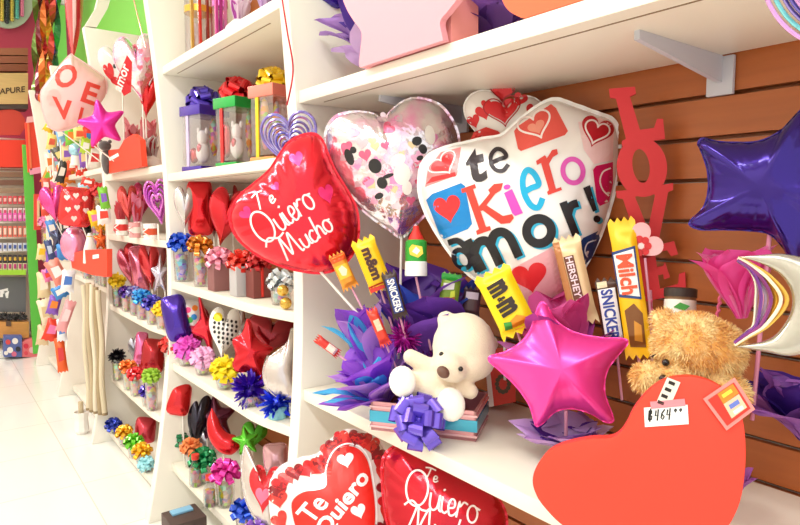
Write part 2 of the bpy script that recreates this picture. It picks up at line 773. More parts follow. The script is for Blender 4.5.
def star_unit(n=5, inner=.5, ph=90, sharp=.75):
    pts = []
    for i in range(n):
        a = math.radians(ph + 360 * i / n)
        b = math.radians(ph + 360 * (i + .5) / n)
        pts.append((math.cos(a - .07) * .98, math.sin(a - .07) * .98))
        pts.append((math.cos(a + .07) * .98, math.sin(a + .07) * .98))
        m = math.radians(ph + 360 * (i + .28) / n)
        pts.append((math.cos(m) * (inner + .1), math.sin(m) * (inner + .1)))
        pts.append((math.cos(b) * inner, math.sin(b) * inner))
        m = math.radians(ph + 360 * (i + .72) / n)
        pts.append((math.cos(m) * (inner + .1), math.sin(m) * (inner + .1)))
    return spline(pts, 100)


STAR = star_unit(5, .55)
ROUND = [(math.cos(2 * PI * i / 48), math.sin(2 * PI * i / 48)) for i in range(48)]
SQUARE = [(math.copysign(abs(math.cos(2 * PI * i / 64)) ** .42, math.cos(2 * PI * i / 64)), math.copysign(abs(math.sin(2 * PI * i / 64)) ** .42, math.sin(2 * PI * i / 64))) for i in range(64)]


def bow_geo(r, n=16, seed=0, w=.38, flat=.8):
    """pull bow: open ribbon loops on a dome, axis +z"""
    rr = random.Random(seed)
    gs = []
    for el, k, ll in ((.02, 8, 1.0), (.55, 7, .92), (1.08, 4, .8)):
        for i in range(k):
            az = 2 * PI * (i + rr.uniform(-.12, .12)) / k + el * 2.3 + seed
            e = el + rr.uniform(-.12, .12)
            L = r * ll * rr.uniform(.9, 1.05)
            d = V((math.cos(az) * math.cos(e), math.sin(az) * math.cos(e), math.sin(e) * flat)).normalized()
            s = V((-math.sin(az), math.cos(az), 0))
            s = (s + V((0, 0, rr.uniform(-.3, .3)))).normalized()
            up = d.cross(s).normalized()
            if up.z < 0:
                up = -up
            N = 14
            vs, fs = [], []
            for j in range(N + 1):
                a = 2 * PI * j / N
                x = L * (.06 + .94 * (.5 - .5 * math.cos(a)))
                y = r * .27 * math.sin(a) * math.sin(a / 2) ** 1.2
                hw = r * w * .5 * (.35 + .65 * math.sin(a / 2))
                p = d * x + up * y
                vs += [p + s * hw, p - s * hw]
            for j in range(N):
                fs.append((2 * j, 2 * j + 1, 2 * j + 3, 2 * j + 2))
            gs.append((vs, fs))
    gs.append(ball((0, 0, 0), r * .2, nu=10, nv=6))
    return join(*gs)


def pom_geo(r, n=130, seed=0, w=.09, full=False):
    """tinsel or tissue pompom: narrow blades all round"""
    rr = random.Random(seed)
    vs, fs = [], []
    for i in range(n):
        zc = rr.uniform(-1 if full else -.45, 1)
        a = rr.uniform(0, 2 * PI)
        q = math.sqrt(max(0, 1 - zc * zc))
        d = V((q * math.cos(a), q * math.sin(a), zc))
        s = d.cross(V((rr.uniform(-1, 1), rr.uniform(-1, 1), rr.uniform(-1, 1)))).normalized()
        b = d.cross(s)
        L = r * rr.uniform(.8, 1.05)
        bend = rr.uniform(-.25, .25) * r
        k = len(vs)
        for t, ww in ((.05, .4), (.5, 1), (.8, .9), (1, .25)):
            p = d * (L * t) + b * (bend * t * t)
            vs += [p + s * (r * w * ww), p - s * (r * w * ww)]
        for j in range(3):
            fs.append((k + 2 * j, k + 2 * j + 1, k + 2 * j + 3, k + 2 * j + 2))
    return join((vs, fs), ball((0, 0, 0), r * .35, nu=10, nv=6))


def tissue_geo(n, r, h, seed=0, spread=1.0, w=.5, crumple=.12, az0=0, az1=2 * PI, base=.12):
    """gathered sheet of tissue: pointed leaves flaring from a common foot, axis +z"""
    rr = random.Random(seed)
    gs = []
    for i in range(n):
        az = az0 + (az1 - az0) * (i + rr.random() * .8) / n
        lean = spread * rr.uniform(.35, 1.0)
        L = rr.uniform(.75, 1.05)
        d = V((math.cos(az), math.sin(az), 0))
        s = V((-math.sin(az), math.cos(az), 0))
        nu, nv = 9, 12
        vs, fs = [], []
        tw = rr.uniform(-.5, .5)
        ph = rr.uniform(0, 6)
        for b in range(nv + 1):
            t = b / nv
            hw = r * w * (base + (1 - base) * math.sin(PI * min(1, t * .62 + .04)) ** 1.2) * (1 if t < .72 else (max(0, 1 - ((t - .72) / .28) ** 2.2)) ** .6 * .97 + .03)
            for a in range(nu + 1):
                f = a / nu * 2 - 1
                rad = r * (.1 + lean * t ** 1.4)
                hh = h * L * (t - .22 * lean * t * t * t)
                fold = math.sin(f * 4 + ph + t * 2) * crumple * r * t + math.sin(f * 8 + ph * 2 - t * 6) * crumple * .55 * r * t + math.sin(t * 11 + ph + f * 2) * crumple * .4 * r * t
                p = d * (rad + fold - abs(f) * hw * .35) + s * (f * hw + tw * t * t * r * .5) + V((0, 0, hh + fold * .6))
                vs.append(p)
        for b in range(nv):
            for a in range(nu):
                k = b * (nu + 1) + a
                fs.append((k, k + 1, k + nu + 2, k + nu + 1))
        gs.append((vs, fs))
    return join(*gs)


def up_frame(p, dirv):
    z = V(dirv).normalized()
    x = V((0, 0, 1)).cross(z)
    x = x.normalized() if x.length > 1e-3 else V((1, 0, 0))
    y = z.cross(x)
    return Matrix(((x.x, y.x, z.x, p[0]), (x.y, y.y, z.y, p[1]), (x.z, y.z, z.z, p[2]), (0, 0, 0, 1)))


def to_cam(p, lift=.25):
    d = CAM - V(p)
    d.normalize()
    return V((d.x, d.y, d.z + lift)).normalized()


SEED = [11]


def giftcup(px, py, r, X, zs, c, label, kind='bow', cup='clear', cupc='#ffffff', group=None, cr=.62, fillc=None, topc=None, name='gift_cup', square=False):
    """a cup or can on a shelf with a bow of radius r (px) over it"""
    SEED[0] += 1
    r = r * 1.12 if px < 300 else r
    X = max(inbay(px, X, r * 1.1), Xs(zs) + .008)
    q = P(px, py, X=X)
    dd = proj(q)[2]
    rm = r * dd / F
    ch = max(.03, q.z - zs - rm * .25)
    root = thing(name, label, 'gift', (q.x, q.y, zs), group)
    rc = rm * cr
    if square:
        g = box(0, 0, ch / 2, rc * 2, rc * 2, ch)
        mk('cup', g, mat(cupc, 'clear' if cup == 'clear' else cup), root, True, .002)
    else:
        g = lathe([(rc * .82, 0), (rc * .86, .002), (rc, ch), (rc * .97, ch), (rc * .8, .004)] if cup == 'clear' else [(rc * .85, 0), (rc, ch * .97), (rc * .95, ch)], 20)
        mk('cup', g, mat(cupc, cup), root)
    if cup == 'clear':
        f = fillc or R.choice(['#e8a23c', '#d94b3a', '#7c57c9', '#e3c64a', '#9b5b35'])
        mk('sweets', lathe([(rc * .6, .006), (rc * .76, ch * .4), (rc * .7, ch * .75), (rc * .2, ch * .82)], 14), mat(f, 'candy'), root)
    d = to_cam(q, .9)
    M = up_frame((0, 0, q.z - zs), d)
    if kind == 'bow':
        mk('bow', xf(bow_geo(rm, 13, SEED[0]), M), mat(c, 'ribbon'), root, 30)
    elif kind == 'pom':
        mk('pompom', xf(pom_geo(rm, 150, SEED[0], .1, True), M), mat(c, 'ribbon'), root, False)
    elif kind == 'puff':
        mk('pompom', xf(join(bow_geo(rm * .95, 18, SEED[0], .5), pom_geo(rm, 60, SEED[0], .16, True)), M), mat(c, 'paper'), root, 30)
    if topc:
        mk('ribbon_tail', tube([(0, -rc, ch), (0, -rc * 1.05, ch * .5), (0, -rc * .95, 0.004)], rm * .12, 6), mat(topc, 'ribbon'), root)
    return root


def wrapper_geo(L, W, T, nl=18, nw=8):
    """flow-pack candy wrapper along +v, crimped flat ends; origin at its lower end"""
    vs, fs = [], []
    for sg in (1, -1):
        for a in range(nl + 1):
            t = a / nl
            e = min(t, 1 - t) * L
            k = min(1, max(0, (e - .07 * L) / (.09 * L)))
            k = k * k * (3 - 2 * k)
            for b in range(nw + 1):
                f = b / nw * 2 - 1
                wd = W / 2 * (1.04 - .08 * k)
                zig = (.004 * (1 if b % 2 else -1)) if a in (0, nl) else 0
                hgt = T / 2 * k * (max(0, 1 - abs(f) ** 3)) ** .6 + .0004
                vs.append(V((f * wd, t * L + zig, sg * hgt + .0006 * math.sin(a * 2.6 + b) * (1 - k))))
    n = (nl + 1) * (nw + 1)
    for s in (0, 1):
        for a in range(nl):
            for b in range(nw):
                k = s * n + a * (nw + 1) + b
                f = (k, k + 1, k + nw + 2, k + nw + 1)
                fs.append(f if s == 0 else f[::-1])
    return vs, fs


def wrap_h(L, W, T):
    def h(x, y):
        t = min(1, max(0, y / L))
        e = min(t, 1 - t) * L
        k = min(1, max(0, (e - .07 * L) / (.09 * L)))
        k = k * k * (3 - 2 * k)
        f = min(1, abs(x) / (W / 2))
        return T / 2 * k * max(0, 1 - f ** 3) ** .6 + .0006
    return h


def candybar(label, p0, p1, wpx, d, c, bands=(), texts=(), stick_to=None, T=.35, kind='print', name='candy_bar', group='sweets on sticks in the gift arrangements'):
    """p0 lower end, p1 upper end (pixels) of the wrapper's mid line. bands: polygons in (across -1..1, along 0..1)"""
    a = V((p1[0] - p0[0], p1[1] - p0[1]))
    ang = math.atan2(-a.y, a.x) - PI / 2
    fr = Frame(P(p0[0], p0[1], d=d))
    fr = Frame(fr.p, fr.n, ang)
    L = a.length * d / F
    W = wpx * d / F
    root = thing(name, label, 'candy', fr.M, group)
    mk('wrapper', wrapper_geo(L, W, W * T), mat(c, kind), root, 50)
    hf = wrap_h(L, W, W * T)
    nrm = V((-a.y, a.x)).normalized() * -1  # across, to the right when the bar points up
    if nrm.x < 0 and abs(a.y) > abs(a.x):
        nrm = -nrm

    def pt(x, y):
        return (p0[0] + a.x * y + nrm.x * x * wpx / 2, p0[1] + a.y * y + nrm.y * x * wpx / 2)
    for ib, (nm, pts, hc) in enumerate(bands):
        decal(nm, poly2d([pt(*q) for q in pts]), fr, hf, mat(hc, 'print'), root, .0008 + .0004 * ib, .006)
    for s, o, ax, ay, hc, bold in texts:
        o2, a2, b2 = pt(*o), pt(*ax), pt(*ay)
        decal('lettering', text_px(s, o2, (a2[0] - o2[0], a2[1] - o2[1]), (b2[0] - o2[0], b2[1] - o2[1]), bold), fr, hf, mat(hc), root, .0012 + .0004 * len(bands), .006)
    if stick_to:
        q = fr.I @ P(stick_to[0], stick_to[1], d=stick_to[2])
        mk('stick', tube([V((0, L * .3, -W * T * .5 - .002)), q], .0022, 7), mat(stick_to[3] if len(stick_to) > 3 else '#e9a8c0'), root)
    return root, fr, pt, hf


def remesh(g, m, name, parent, vox=.004, smooth=6):
    o = mk(name, g, m, parent)
    md = o.modifiers.new('r', 'REMESH')
    md.mode = 'VOXEL'
    md.voxel_size = vox
    ms = o.modifiers.new('s', 'SMOOTH')
    ms.factor = .5
    ms.iterations = smooth
    dg = bpy.context.evaluated_depsgraph_get()
    dg.update()
    me = bpy.data.meshes.new_from_object(o.evaluated_get(dg))
    o.modifiers.clear()
    o.data = me
    me.shade_smooth()
    if not me.materials:
        me.materials.append(m)
    return o


def helix(label, px, py, w, h, X, zs, cols, rot=0, rings=6, inner=.35, r=.0035, group=None, shape_u=None, d=None, base=None, cat='balloon', n=None):
    fr = Frame(P(px, py, X=X, d=d), n)
    root = thing('helix_balloon', label, cat, fr.M, group)
    U = shape_u or HEART
    for k in range(rings):
        f = inner + (1 - inner) * k / (rings - 1)
        pts = [fr.uv(*q) for q in shape(U, px, py + (h * .12) * (1 - f), w * f, h * f, rot)]
        z = .02 * math.sin(k * 1.3)
        mk('ring', tube([(x, y, z) for x, y in pts], r, 7, True), mat(cols[k % len(cols)], 'foil'), root)
    if zs is not None:
        a = fr.M @ V((*fr.uv(px, py + h * .5), 0))
        b = base or (a.x, a.y, zs + .001)
        if a.z - b[2] > .01:
            stick(root, fr.I, a, b)
    return root
# ------------------------------------------------------------------ nearest bay: large balloons
def heartpx(cx, cy, w, h, rot=0):
    return poly2d(shape(HEART, cx, cy, w, h, rot))


def ringpx(pts, w):
    pts = list(pts)
    return stroke2d([pts + [pts[0], pts[1]]], w)


ZMID = .69
# red script heart
o = [(231, 214), (239, 197), (254, 184), (269, 171), (279, 156), (288, 144), (300, 137), (313, 135), (322, 141), (328, 155), (335, 171), (346, 189), (355, 206), (358, 222), (357, 240), (351, 255), (340, 266), (324, 272), (304, 271), (280, 265), (257, 254), (241, 241), (233, 228)]
rt, fr, dm = foil('red heart balloon with white handwriting Te Quiero Mucho hanging out past the shelf corner', spline(o, 138), 299, 212, d=1.25, c='#ee2638', T=.42,
                  base=P(372, 330, d=1.22), bp=(318, 270), p=2.6, q=.62, group='big message balloons of the nearest bay')
W = mat('#fff3f1')
ax, ay = (17, -12.8), (-15, -21)
decal('lettering', stroke2d(script_px('T', (258, 211), (15, -9), (-6, -15)) + script_px('e', (271, 204), (15, -8), (-5, -14)), 1.7), fr, dm.h, W, rt)
decal('lettering', stroke2d(script_px('Quiero', (262, 246), (20.5, -15.3), (-17, -25)), 2.0), fr, dm.h, W, rt)
decal('lettering', stroke2d(script_px('Mucho', (288, 261), (18.5, -13.0), (-13, -20)), 2.0), fr, dm.h, W, rt)
decal('heart_print', join2(heartpx(247, 214, 13, 14, 50), heartpx(327, 195, 15, 20, 20), heartpx(297, 160, 14, 16, 20), heartpx(276, 187, 9, 9, 40)), fr, dm.h, mat('#f4307d', 'satin'), rt, .0008)

# iridescent heart
o = [(326, 138), (330, 124), (340, 115), (357, 112), (373, 114), (383, 119), (392, 110), (405, 101), (420, 99), (438, 105), (450, 118), (457, 134), (458, 152), (452, 172), (443, 190), (432, 206), (418, 221), (402, 236), (388, 228), (372, 217), (354, 201), (338, 182), (329, 162)]
rt, fr, dm = foil('silvery pink see-through heart balloon with small black and pale figures printed on it', spline(o, 138), 392, 158, d=1.28, c='#efe9ec', kind='irid', T=.4,
                  base=P(398, 400, d=1.27), bp=(402, 233), group='big message balloons of the nearest bay')
rr = random.Random(3)
g = []
for i in range(60):
    a, q = rr.uniform(0, 2 * PI), rr.uniform(.2, .9)
    x, y = 392 + math.cos(a) * 55 * q, 160 + math.sin(a) * 52 * q
    w = rr.uniform(5, 13)
    g.append((heartpx(x, y, w, w, rr.uniform(-60, 60)), rr.choice(['#f09acb', '#f6b9d8', '#e86a8e', '#fbe3ee', '#d9c3cd', '#f2d7a8'])))
for h in sorted(set(x[1] for x in g)):
    decal('heart_print', join2(*[x[0] for x in g if x[1] == h]), fr, dm.h, mat(h, 'satin'), rt, .0008)
g = []
for cx, cy, w, h in ((375, 166, 13, 15), (382, 183, 10, 12), (379, 196, 9, 6), (388, 176, 12, 4), (349, 157, 8, 17), (353, 150, 6, 7), (417, 141, 10, 9), (423, 149, 8, 10), (420, 158, 7, 5)):
    g.append(poly2d(shape(ROUND, cx, cy, w, h, 20)))
decal('figure_print', join2(*g), fr, dm.h, mat('#2d2b2c', 'print'), rt, .0014)
g = [poly2d(shape(ROUND, *a)) for a in ((398, 160, 16, 12, 30), (402, 174, 17, 22, 0), (407, 188, 10, 14, 0), (430, 135, 10, 20, 10))]
decal('figure_print', join2(*g), fr, dm.h, mat('#fbf6ef', 'print'), rt, .0012)
decal('heart_print', heartpx(411, 201, 9, 9, 0), fr, dm.h, mat('#ea6a93', 'print'), rt, .0014)

# small red and white heart behind
o = shape(HEART, 503, 128, 82, 70, -8)
rt, fr, dm = foil('small white balloon patterned with red hearts, peeking above the message balloon', spline(o[::2], 120), 503, 128, d=1.22, c='#f4ece6', kind='whitefoil', T=.35,
                  base=P(505, 380, d=1.22), bp=(503, 158), group='big message balloons of the nearest bay')
g = [heartpx(*a) for a in ((484, 113, 16, 16, 20), (503, 112, 32, 25, 10), (502, 93, 20, 14, -5), (486, 105, 10, 10, 0), (520, 100, 14, 14, -20), (532, 112, 14, 15, -20), (474, 122, 13, 14, 20))]
decal('heart_print', join2(*g), fr, dm.h, mat('#d8252b', 'print'), rt)
decal('heart_print', join2(ringpx(shape(HEART, 502, 92, 24, 18, -5), 1.2), ringpx(shape(HEART, 503, 112, 37, 30, 10), 1.2)), fr, dm.h, mat('#b01a24', 'print'), rt, .0016)
decal('heart_print', poly2d([(470, 140), (474, 132), (486, 127), (498, 131), (505, 138), (505, 150), (470, 150)]), fr, dm.h, mat('#e23a34', 'print'), rt)

# white message balloon
o = [(421, 176), (424, 164), (433, 154), (449, 147), (467, 143), (484, 139), (501, 136), (513, 126), (530, 112), (545, 103), (557, 101), (572, 106), (594, 114), (611, 121), (617, 135), (618, 155), (615, 180), (609, 207), (599, 236), (585, 264), (569, 291), (557, 304), (543, 308), (520, 305), (499, 291), (474, 277), (456, 259), (441, 238), (428, 215), (421, 194)]
rt, fr, dm = foil('large white heart balloon with coloured letters Te Kiero Amor and patchwork hearts', spline(o, 150), 520, 205, d=1.15, c='#fbf8f5', kind='whitefoil', T=.36,
                  base=P(545, 400, d=1.12), bp=(543, 306), p=3.0, q=.6, group='big message balloons of the nearest bay', stk='#e9a8c0')
D = lambda nm, g, h, off=.0012, k='print': decal(nm, g, fr, dm.h, mat(h, k), rt, off)
RED = '#ea3338'
D('patch', poly2d([(425, 187), (428, 168), (441, 152), (461, 147), (457, 175)]), '#f08a8c', .0008)
D('heart_print', join2(heartpx(444, 165, 26, 16, 35), poly2d([(426, 184), (432, 177), (446, 174), (455, 172), (456, 176), (440, 180)])), RED)
D('heart_print', ringpx(shape(HEART, 444, 165, 31, 20, 35), 1.3), '#fff4f2', .0016)
D('patch', poly2d([(426, 200), (432, 194), (461, 183), (465, 186), (472, 224), (468, 229), (444, 239), (440, 236)]), '#1686d0', .0008)
D('heart_print', heartpx(448, 210, 27, 28, 12), RED)
D('patch', poly2d([(514, 131), (518, 126), (551, 104), (556, 108), (568, 131), (565, 135), (521, 151), (518, 149)]), '#ea5a50', .0008)
D('heart_print', ringpx(shape(HEART, 536, 126, 34, 26, 24), 2.0), '#fff4f2')
D('heart_print', heartpx(537, 128, 18, 13, 24), '#f39a86')
D('patch', poly2d([(578, 122), (600, 118), (614, 126), (613, 160), (594, 164), (584, 150)]), '#f8d5d6', .0008)
D('heart_print', heartpx(596, 133, 33, 31, -18), '#c41c2c', .0012)
D('heart_print', ringpx(shape(HEART, 596, 133, 25, 23, -18), 1.8), '#fff4f2', .0018)
D('patch', poly2d([(593, 170), (596, 166), (613, 162), (613, 184), (609, 202), (600, 206), (597, 202)]), '#d81764', .0008)
D('heart_print', stroke2d([spline([(611, 168), (603, 172), (600, 181), (603, 190), (609, 196)], 30, False)], 1.6), '#fff4f2', .0018)
D('patch', poly2d([(577, 248), (583, 238), (598, 231), (600, 238), (592, 258), (582, 268)]), '#1d3f7d', .0008)
D('heart_print', stroke2d([spline([(597, 240), (588, 243), (585, 251), (588, 258)], 20, False)], 1.3), '#e8f0fb', .0018)
D('patch', poly2d([(504, 277), (508, 271), (551, 248), (555, 252), (563, 291), (560, 299), (545, 305), (522, 303), (508, 294)]), '#f6b9c0', .0008)
D('heart_print', heartpx(530, 279, 36, 30, 12), RED)
TT = lambda s, o, ax, ay, h, b=.02, off=.0016: D('lettering', text_px(s, o, ax, ay, b), h, off)
TT('t', (469, 185), (19, -5), (-5, -34), '#3b3338', .035)
EU = [(-.72, -.02), (0, .06), (.78, .14), (.62, .7), (.05, .98), (-.62, .6), (-.86, -.1), (-.55, -.76), (.1, -.97), (.78, -.58)]
D('lettering', stroke2d([spline(shape(EU, 499, 160, 20, 23, 16), 60, False)], 4.2), '#3b3338', .0016)
# slab-serif K with ears
D('lettering', join2(poly2d([(461, 189), (475, 184), (476, 188), (473, 189), (486, 227), (490, 226), (491, 230), (477, 235), (476, 231), (479, 229), (466, 192), (462, 193)]),
                     poly2d([(476, 210), (490, 193), (488, 190), (494, 184), (503, 183), (501, 190), (495, 194), (482, 211)]),
                     poly2d([(481, 209), (486, 205), (503, 216), (512, 214), (514, 218), (510, 223), (501, 224)])), '#e8473a', .0016)
D('lettering', join2(poly2d([(504, 193), (512, 189), (521, 209), (523, 213), (515, 216), (512, 213)]), poly2d(shape(ROUND, 507, 187, 7, 5, 15))), '#dd50c4', .0016)
D('lettering', stroke2d([spline(shape(EU, 532, 189, 20, 40, 16), 60, False)], 6), '#19b5e6', .0016)
D('lettering', join2(poly2d([(536, 161), (545, 155), (548, 160), (556, 189), (561, 187), (562, 190), (548, 195), (547, 192), (549, 190), (541, 163), (537, 165)]),
                     poly2d([(547, 158), (552, 150), (557, 149), (558, 154), (553, 157), (549, 164)])), '#e8473a', .0016)
D('lettering', ringpx(shape(ROUND, 573, 171, 20, 24, 12), 5.0), '#e95bc0', .0016)
sh = lambda dx, dy, h, off: [
    D('lettering', ringpx(shape(ROUND, 462 + dx, 259 + dy, 14, 20, 38), 5), h, off),
    D('lettering', stroke2d([spline([(448 + dx, 243 + dy), (458 + dx, 241 + dy), (468 + dx, 251 + dy), (478 + dx, 272 + dy)], 24, False)], 6), h, off),
    D('lettering', stroke2d([[(467 + dx, 240 + dy), (483 + dx, 271 + dy)], spline([(474 + dx, 253 + dy), (478 + dx, 243 + dy), (486 + dx, 241 + dy), (492 + dx, 248 + dy), (500 + dx, 265 + dy)], 30, False),
                             spline([(490 + dx, 247 + dy), (494 + dx, 235 + dy), (502 + dx, 232 + dy), (510 + dx, 238 + dy), (519 + dx, 257 + dy)], 30, False)], 9), h, off),
    D('lettering', ringpx(shape(ROUND, 539 + dx, 231 + dy, 25, 25, 15), 9), h, off),
    D('lettering', stroke2d([[(563 + dx, 202 + dy), (576 + dx, 235 + dy)], spline([(568 + dx, 215 + dy), (571 + dx, 206 + dy), (578 + dx, 203 + dy)], 16, False)], 8), h, off),
    D('lettering', join2(poly2d([(583 + dx, 188 + dy), (590 + dx, 185 + dy), (597 + dx, 210 + dy), (593 + dx, 212 + dy)]), poly2d(shape(ROUND, 597 + dx, 219 + dy, 7, 7))), h, off)]
sh(2.6, 1.6, '#2fb6dd', .0014)
sh(0, 0, '#201d20', .002)

# love sign
fr = Frame(P(645, 190, d=1.025))
rt = thing('love_sign', 'tall red cut-out sign of stacked letters reading LOVE against the brown slat wall', 'sign', fr.M)
g = {'L': [(609, 89), (635, 87), (636, 94), (630, 97), (640, 130), (654, 128), (657, 119), (663, 119), (665, 139), (622, 146), (622, 141), (626, 139), (616, 99), (610, 98)],
     'V': [(616, 191), (640, 189), (640, 195), (635, 197), (648, 229), (655, 195), (650, 193), (650, 187), (673, 183), (673, 190), (668, 192), (656, 255), (643, 259), (623, 199), (617, 198)],
     'E': [(638, 250), (674, 241), (678, 254), (671, 256), (667, 250), (655, 253), (657, 267), (663, 266), (665, 262), (670, 277), (664, 279), (663, 274), (658, 275), (660, 289), (678, 284), (679, 274), (685, 272), (686, 293), (646, 301)]}
RM = mat('#d8323a', 'paper')
for k in ('L', 'O', 'V', 'E'):
    if k == 'O':
        a = [fr.uv(*q) for q in shape(ROUND, 642, 167, 50, 60, 8)]
        b = [fr.uv(*q) for q in shape(ROUND, 641, 166, 17, 34, 8)]
        n = len(a)
        vs = [V((x, y, z)) for z in (.004, -.004) for x, y in a + b]
        fs = []
        for i in range(n):
            j = (i + 1) % n
            fs += [(i, n + i, n + j, j), (2 * n + i, 2 * n + j, 3 * n + j, 3 * n + i), (i, j, 2 * n + j, 2 * n + i), (n + i, 3 * n + i, 3 * n + j, n + j)]
        mk('letter', (vs, fs), RM, rt, False)
    else:
        mk('letter', prism([fr.uv(*q) for q in g[k]], -.0038, .0038), RM, rt, False)
stick(rt, fr.I, P(650, 290, d=1.029), P(655, 400, d=1.02), .003, '#e9a8c0')

# pink satin star
o = [(541, 304), (547, 306), (557, 322), (575, 333), (600, 338), (622, 339), (626, 345), (616, 357), (606, 372), (604, 392), (611, 412), (612, 420), (604, 421), (590, 413), (572, 408), (556, 411), (544, 422), (537, 425), (534, 418), (529, 403), (516, 385), (500, 370), (491, 362), (492, 356), (506, 352), (521, 343), (531, 330), (536, 314)]
rt, fr, dm = foil('bright pink satin star balloon in front of the upright sweets', spline(o, 140), 562, 370, d=.98, c='#f844a8', kind='satin', T=.36,
                  base=V(P(566, 440, d=1.0)) , bp=(566, 412), p=2.0, q=.75, group='star balloons of the nearest bay', stk='#e9a8c0')
# purple star
o = [(799, 112), (806, 111), (812, 130), (818, 160), (830, 180), (845, 192), (846, 200), (830, 212), (815, 226), (806, 250), (798, 262), (790, 259), (780, 244), (768, 233), (750, 230), (725, 229), (703, 229), (692, 225), (692, 219), (704, 207), (709, 190), (708, 170), (702, 152), (699, 145), (704, 139), (718, 142), (735, 143), (758, 142), (778, 133), (790, 121)]
foil('shiny dark purple star balloon at the right edge by the slat wall', spline(o, 150), 758, 186, d=.80, c='#32177f', T=.34, base=P(752, 420, d=.82), bp=(770, 236), p=2.0, q=.72, group='star balloons of the nearest bay', stk='#d98aa8')


def crescent(outer, inner, T, name, m, parent, fr, nx=10):
    vs, fs = [], []
    n = len(outer)
    for sg in (1, -1):
        for k in range(n):
            a, b = fr.uv(*outer[k]), fr.uv(*inner[k])
            wd = math.hypot(a[0] - b[0], a[1] - b[1])
            for i in range(nx + 1):
                f = -math.cos(PI * i / nx)
                t = (f + 1) / 2
                vs.append(V((a[0] + (b[0] - a[0]) * t, a[1] + (b[1] - a[1]) * t, sg * wd * T * math.sqrt(max(0, 1 - f * f)))))
    N = n * (nx + 1)
    for s in (0, 1):
        for k in range(n - 1):
            for i in range(nx):
                q = s * N + k * (nx + 1) + i
                f = (q, q + 1, q + nx + 2, q + nx + 1)
                fs.append(f if s == 0 else f[::-1])
    return mk(name, (vs, fs), m, parent, 60)


fr = Frame(P(775, 300, d=.70))
rt = thing('moon_balloon', 'silver and white crescent balloon with gold and purple inner rings at the right edge', 'balloon', fr.M)
ou = spline([(737, 257), (760, 255), (785, 254), (815, 262), (838, 282), (843, 305), (832, 332), (812, 350), (790, 356), (765, 352), (733, 346)], 60, False)
inn = spline([(737, 257), (757, 262), (777, 272), (788, 285), (792, 297), (791, 310), (785, 323), (775, 335), (763, 341), (750, 344), (733, 346)], 60, False)
k = min(len(ou), len(inn))
crescent(ou[:k], inn[:k], .25, 'crescent', mat('#bdb9af', 'foil'), rt, fr)
for i, (x, h, w) in enumerate(((787, '#e2b64a', .0028), (781, '#f5ead0', .0022), (776, '#d9a93c', .0026), (771, '#8b3a78', .0024), (766, '#f3eef0', .002), (761, '#7a3a8c', .0022), (756, '#f0ead8', .002))):
    pts = spline([(738, 258 + i * .5), (750, 264 + i), ((x + 752) / 2 + 2, 278 + i), (x, 300), ((x + 752) / 2, 324), (748, 337 - i), (735, 345 - i * .5)], 40, False)
    mk('ring', tube([V((*fr.uv(*q), .004 * (i % 2))) for q in pts], w, 7), mat(h, 'foil'), rt)
stick(rt, fr.I, P(812, 348, d=.702), P(812, 420, d=.72), .0025, '#d98aa8')

# lower hearts, below the middle shelf
o = [(271, 494), (274, 478), (284, 466), (301, 459), (318, 455), (327, 445), (338, 435), (351, 431), (367, 434), (380, 444), (388, 460), (393, 482), (397, 505), (394, 527), (386, 550), (372, 575), (352, 596), (330, 590), (308, 578), (288, 558), (275, 530)]
rt, fr, dm = foil('red and white heart balloon reading Te Quiero under the middle shelf', spline(o, 140), 338, 508, d=1.24, c='#f5ece8', kind='whitefoil', T=.36, zs=.16, p=2.8, q=.6, group='big message balloons of the nearest bay')
o2 = [(292, 512), (293, 500), (304, 492), (318, 490), (326, 486), (326, 472), (330, 459), (337, 450), (348, 446), (360, 450), (368, 462), (372, 482), (375, 506), (374, 530), (366, 550), (350, 574), (334, 566), (312, 552), (298, 532)]
D('heart_print', poly2d(spline(o2, 114)), '#ea2a1e', .001)
D('heart_print', ringpx(spline([((x - 336) * 1.04 + 336, (y - 508) * 1.04 + 508) for x, y in o2], 114), 1.5), '#ffffff', .0013)
rr = random.Random(5)
g = {'#e23a34': [], '#8e1b26': [], '#d4222c': []}
b1, b2 = spline(o, 140), spline(o2, 114)
for i in range(0, 34):
    t = i / 34
    p, q = b1[int(t * len(b1)) % len(b1)], b2[int(t * len(b2)) % len(b2)]
    f = .36
    x, y = p[0] * (1 - f) + q[0] * f, p[1] * (1 - f) + q[1] * f
    s = math.hypot(p[0] - q[0], p[1] - q[1])
    g[list(g)[i % 3]].append(heartpx(x, y, min(19, s * .62 + 3), min(17, s * .6 + 3), rr.uniform(-40, 40)))
for k, v in g.items():
    D('heart_print', join2(*v), k, .0012)
D('heart_print', join2(heartpx(346, 461, 17, 15, 14), heartpx(359, 512, 15, 15, 20)), '#fff6f4', .0018)
TT = lambda s, o, ax, ay, h, b=.02, off=.0018: D('lettering', text_px(s, o, ax, ay, b), h, off)
TT('Te', (312, 525), (18, -21), (-17, -12), '#fff6f4', .02)
TT('Quiero', (328, 541), (45, -61), (-15, -13), '#fff6f4', .03)

o = [(383, 462), (392, 449), (407, 443), (425, 447), (443, 462), (460, 474), (478, 482), (495, 495), (505, 514), (504, 535), (492, 555), (470, 572), (440, 590), (412, 582), (396, 556), (387, 520), (383, 490)]
rt, fr, dm = foil('deep red heart balloon with white handwriting Te Quiero Mucho below the gift box', spline(o, 136), 438, 514, d=1.13, c='#c9162b', kind='foil', T=.36, zs=.16, p=2.8, group='big message balloons of the nearest bay')
D('lettering', stroke2d(script_px('Quiero', (402, 500), (28, 9), (5, -32)), 2.0), '#fff1f0', .0014)
D('lettering', stroke2d(script_px('Te', (424, 478), (14, 5), (3, -11)), 1.5), '#fff1f0', .0014)
D('lettering', stroke2d(script_px('Mucho', (408, 528), (26, 9), (5, -25)), 2.0), '#fff1f0', .0014)

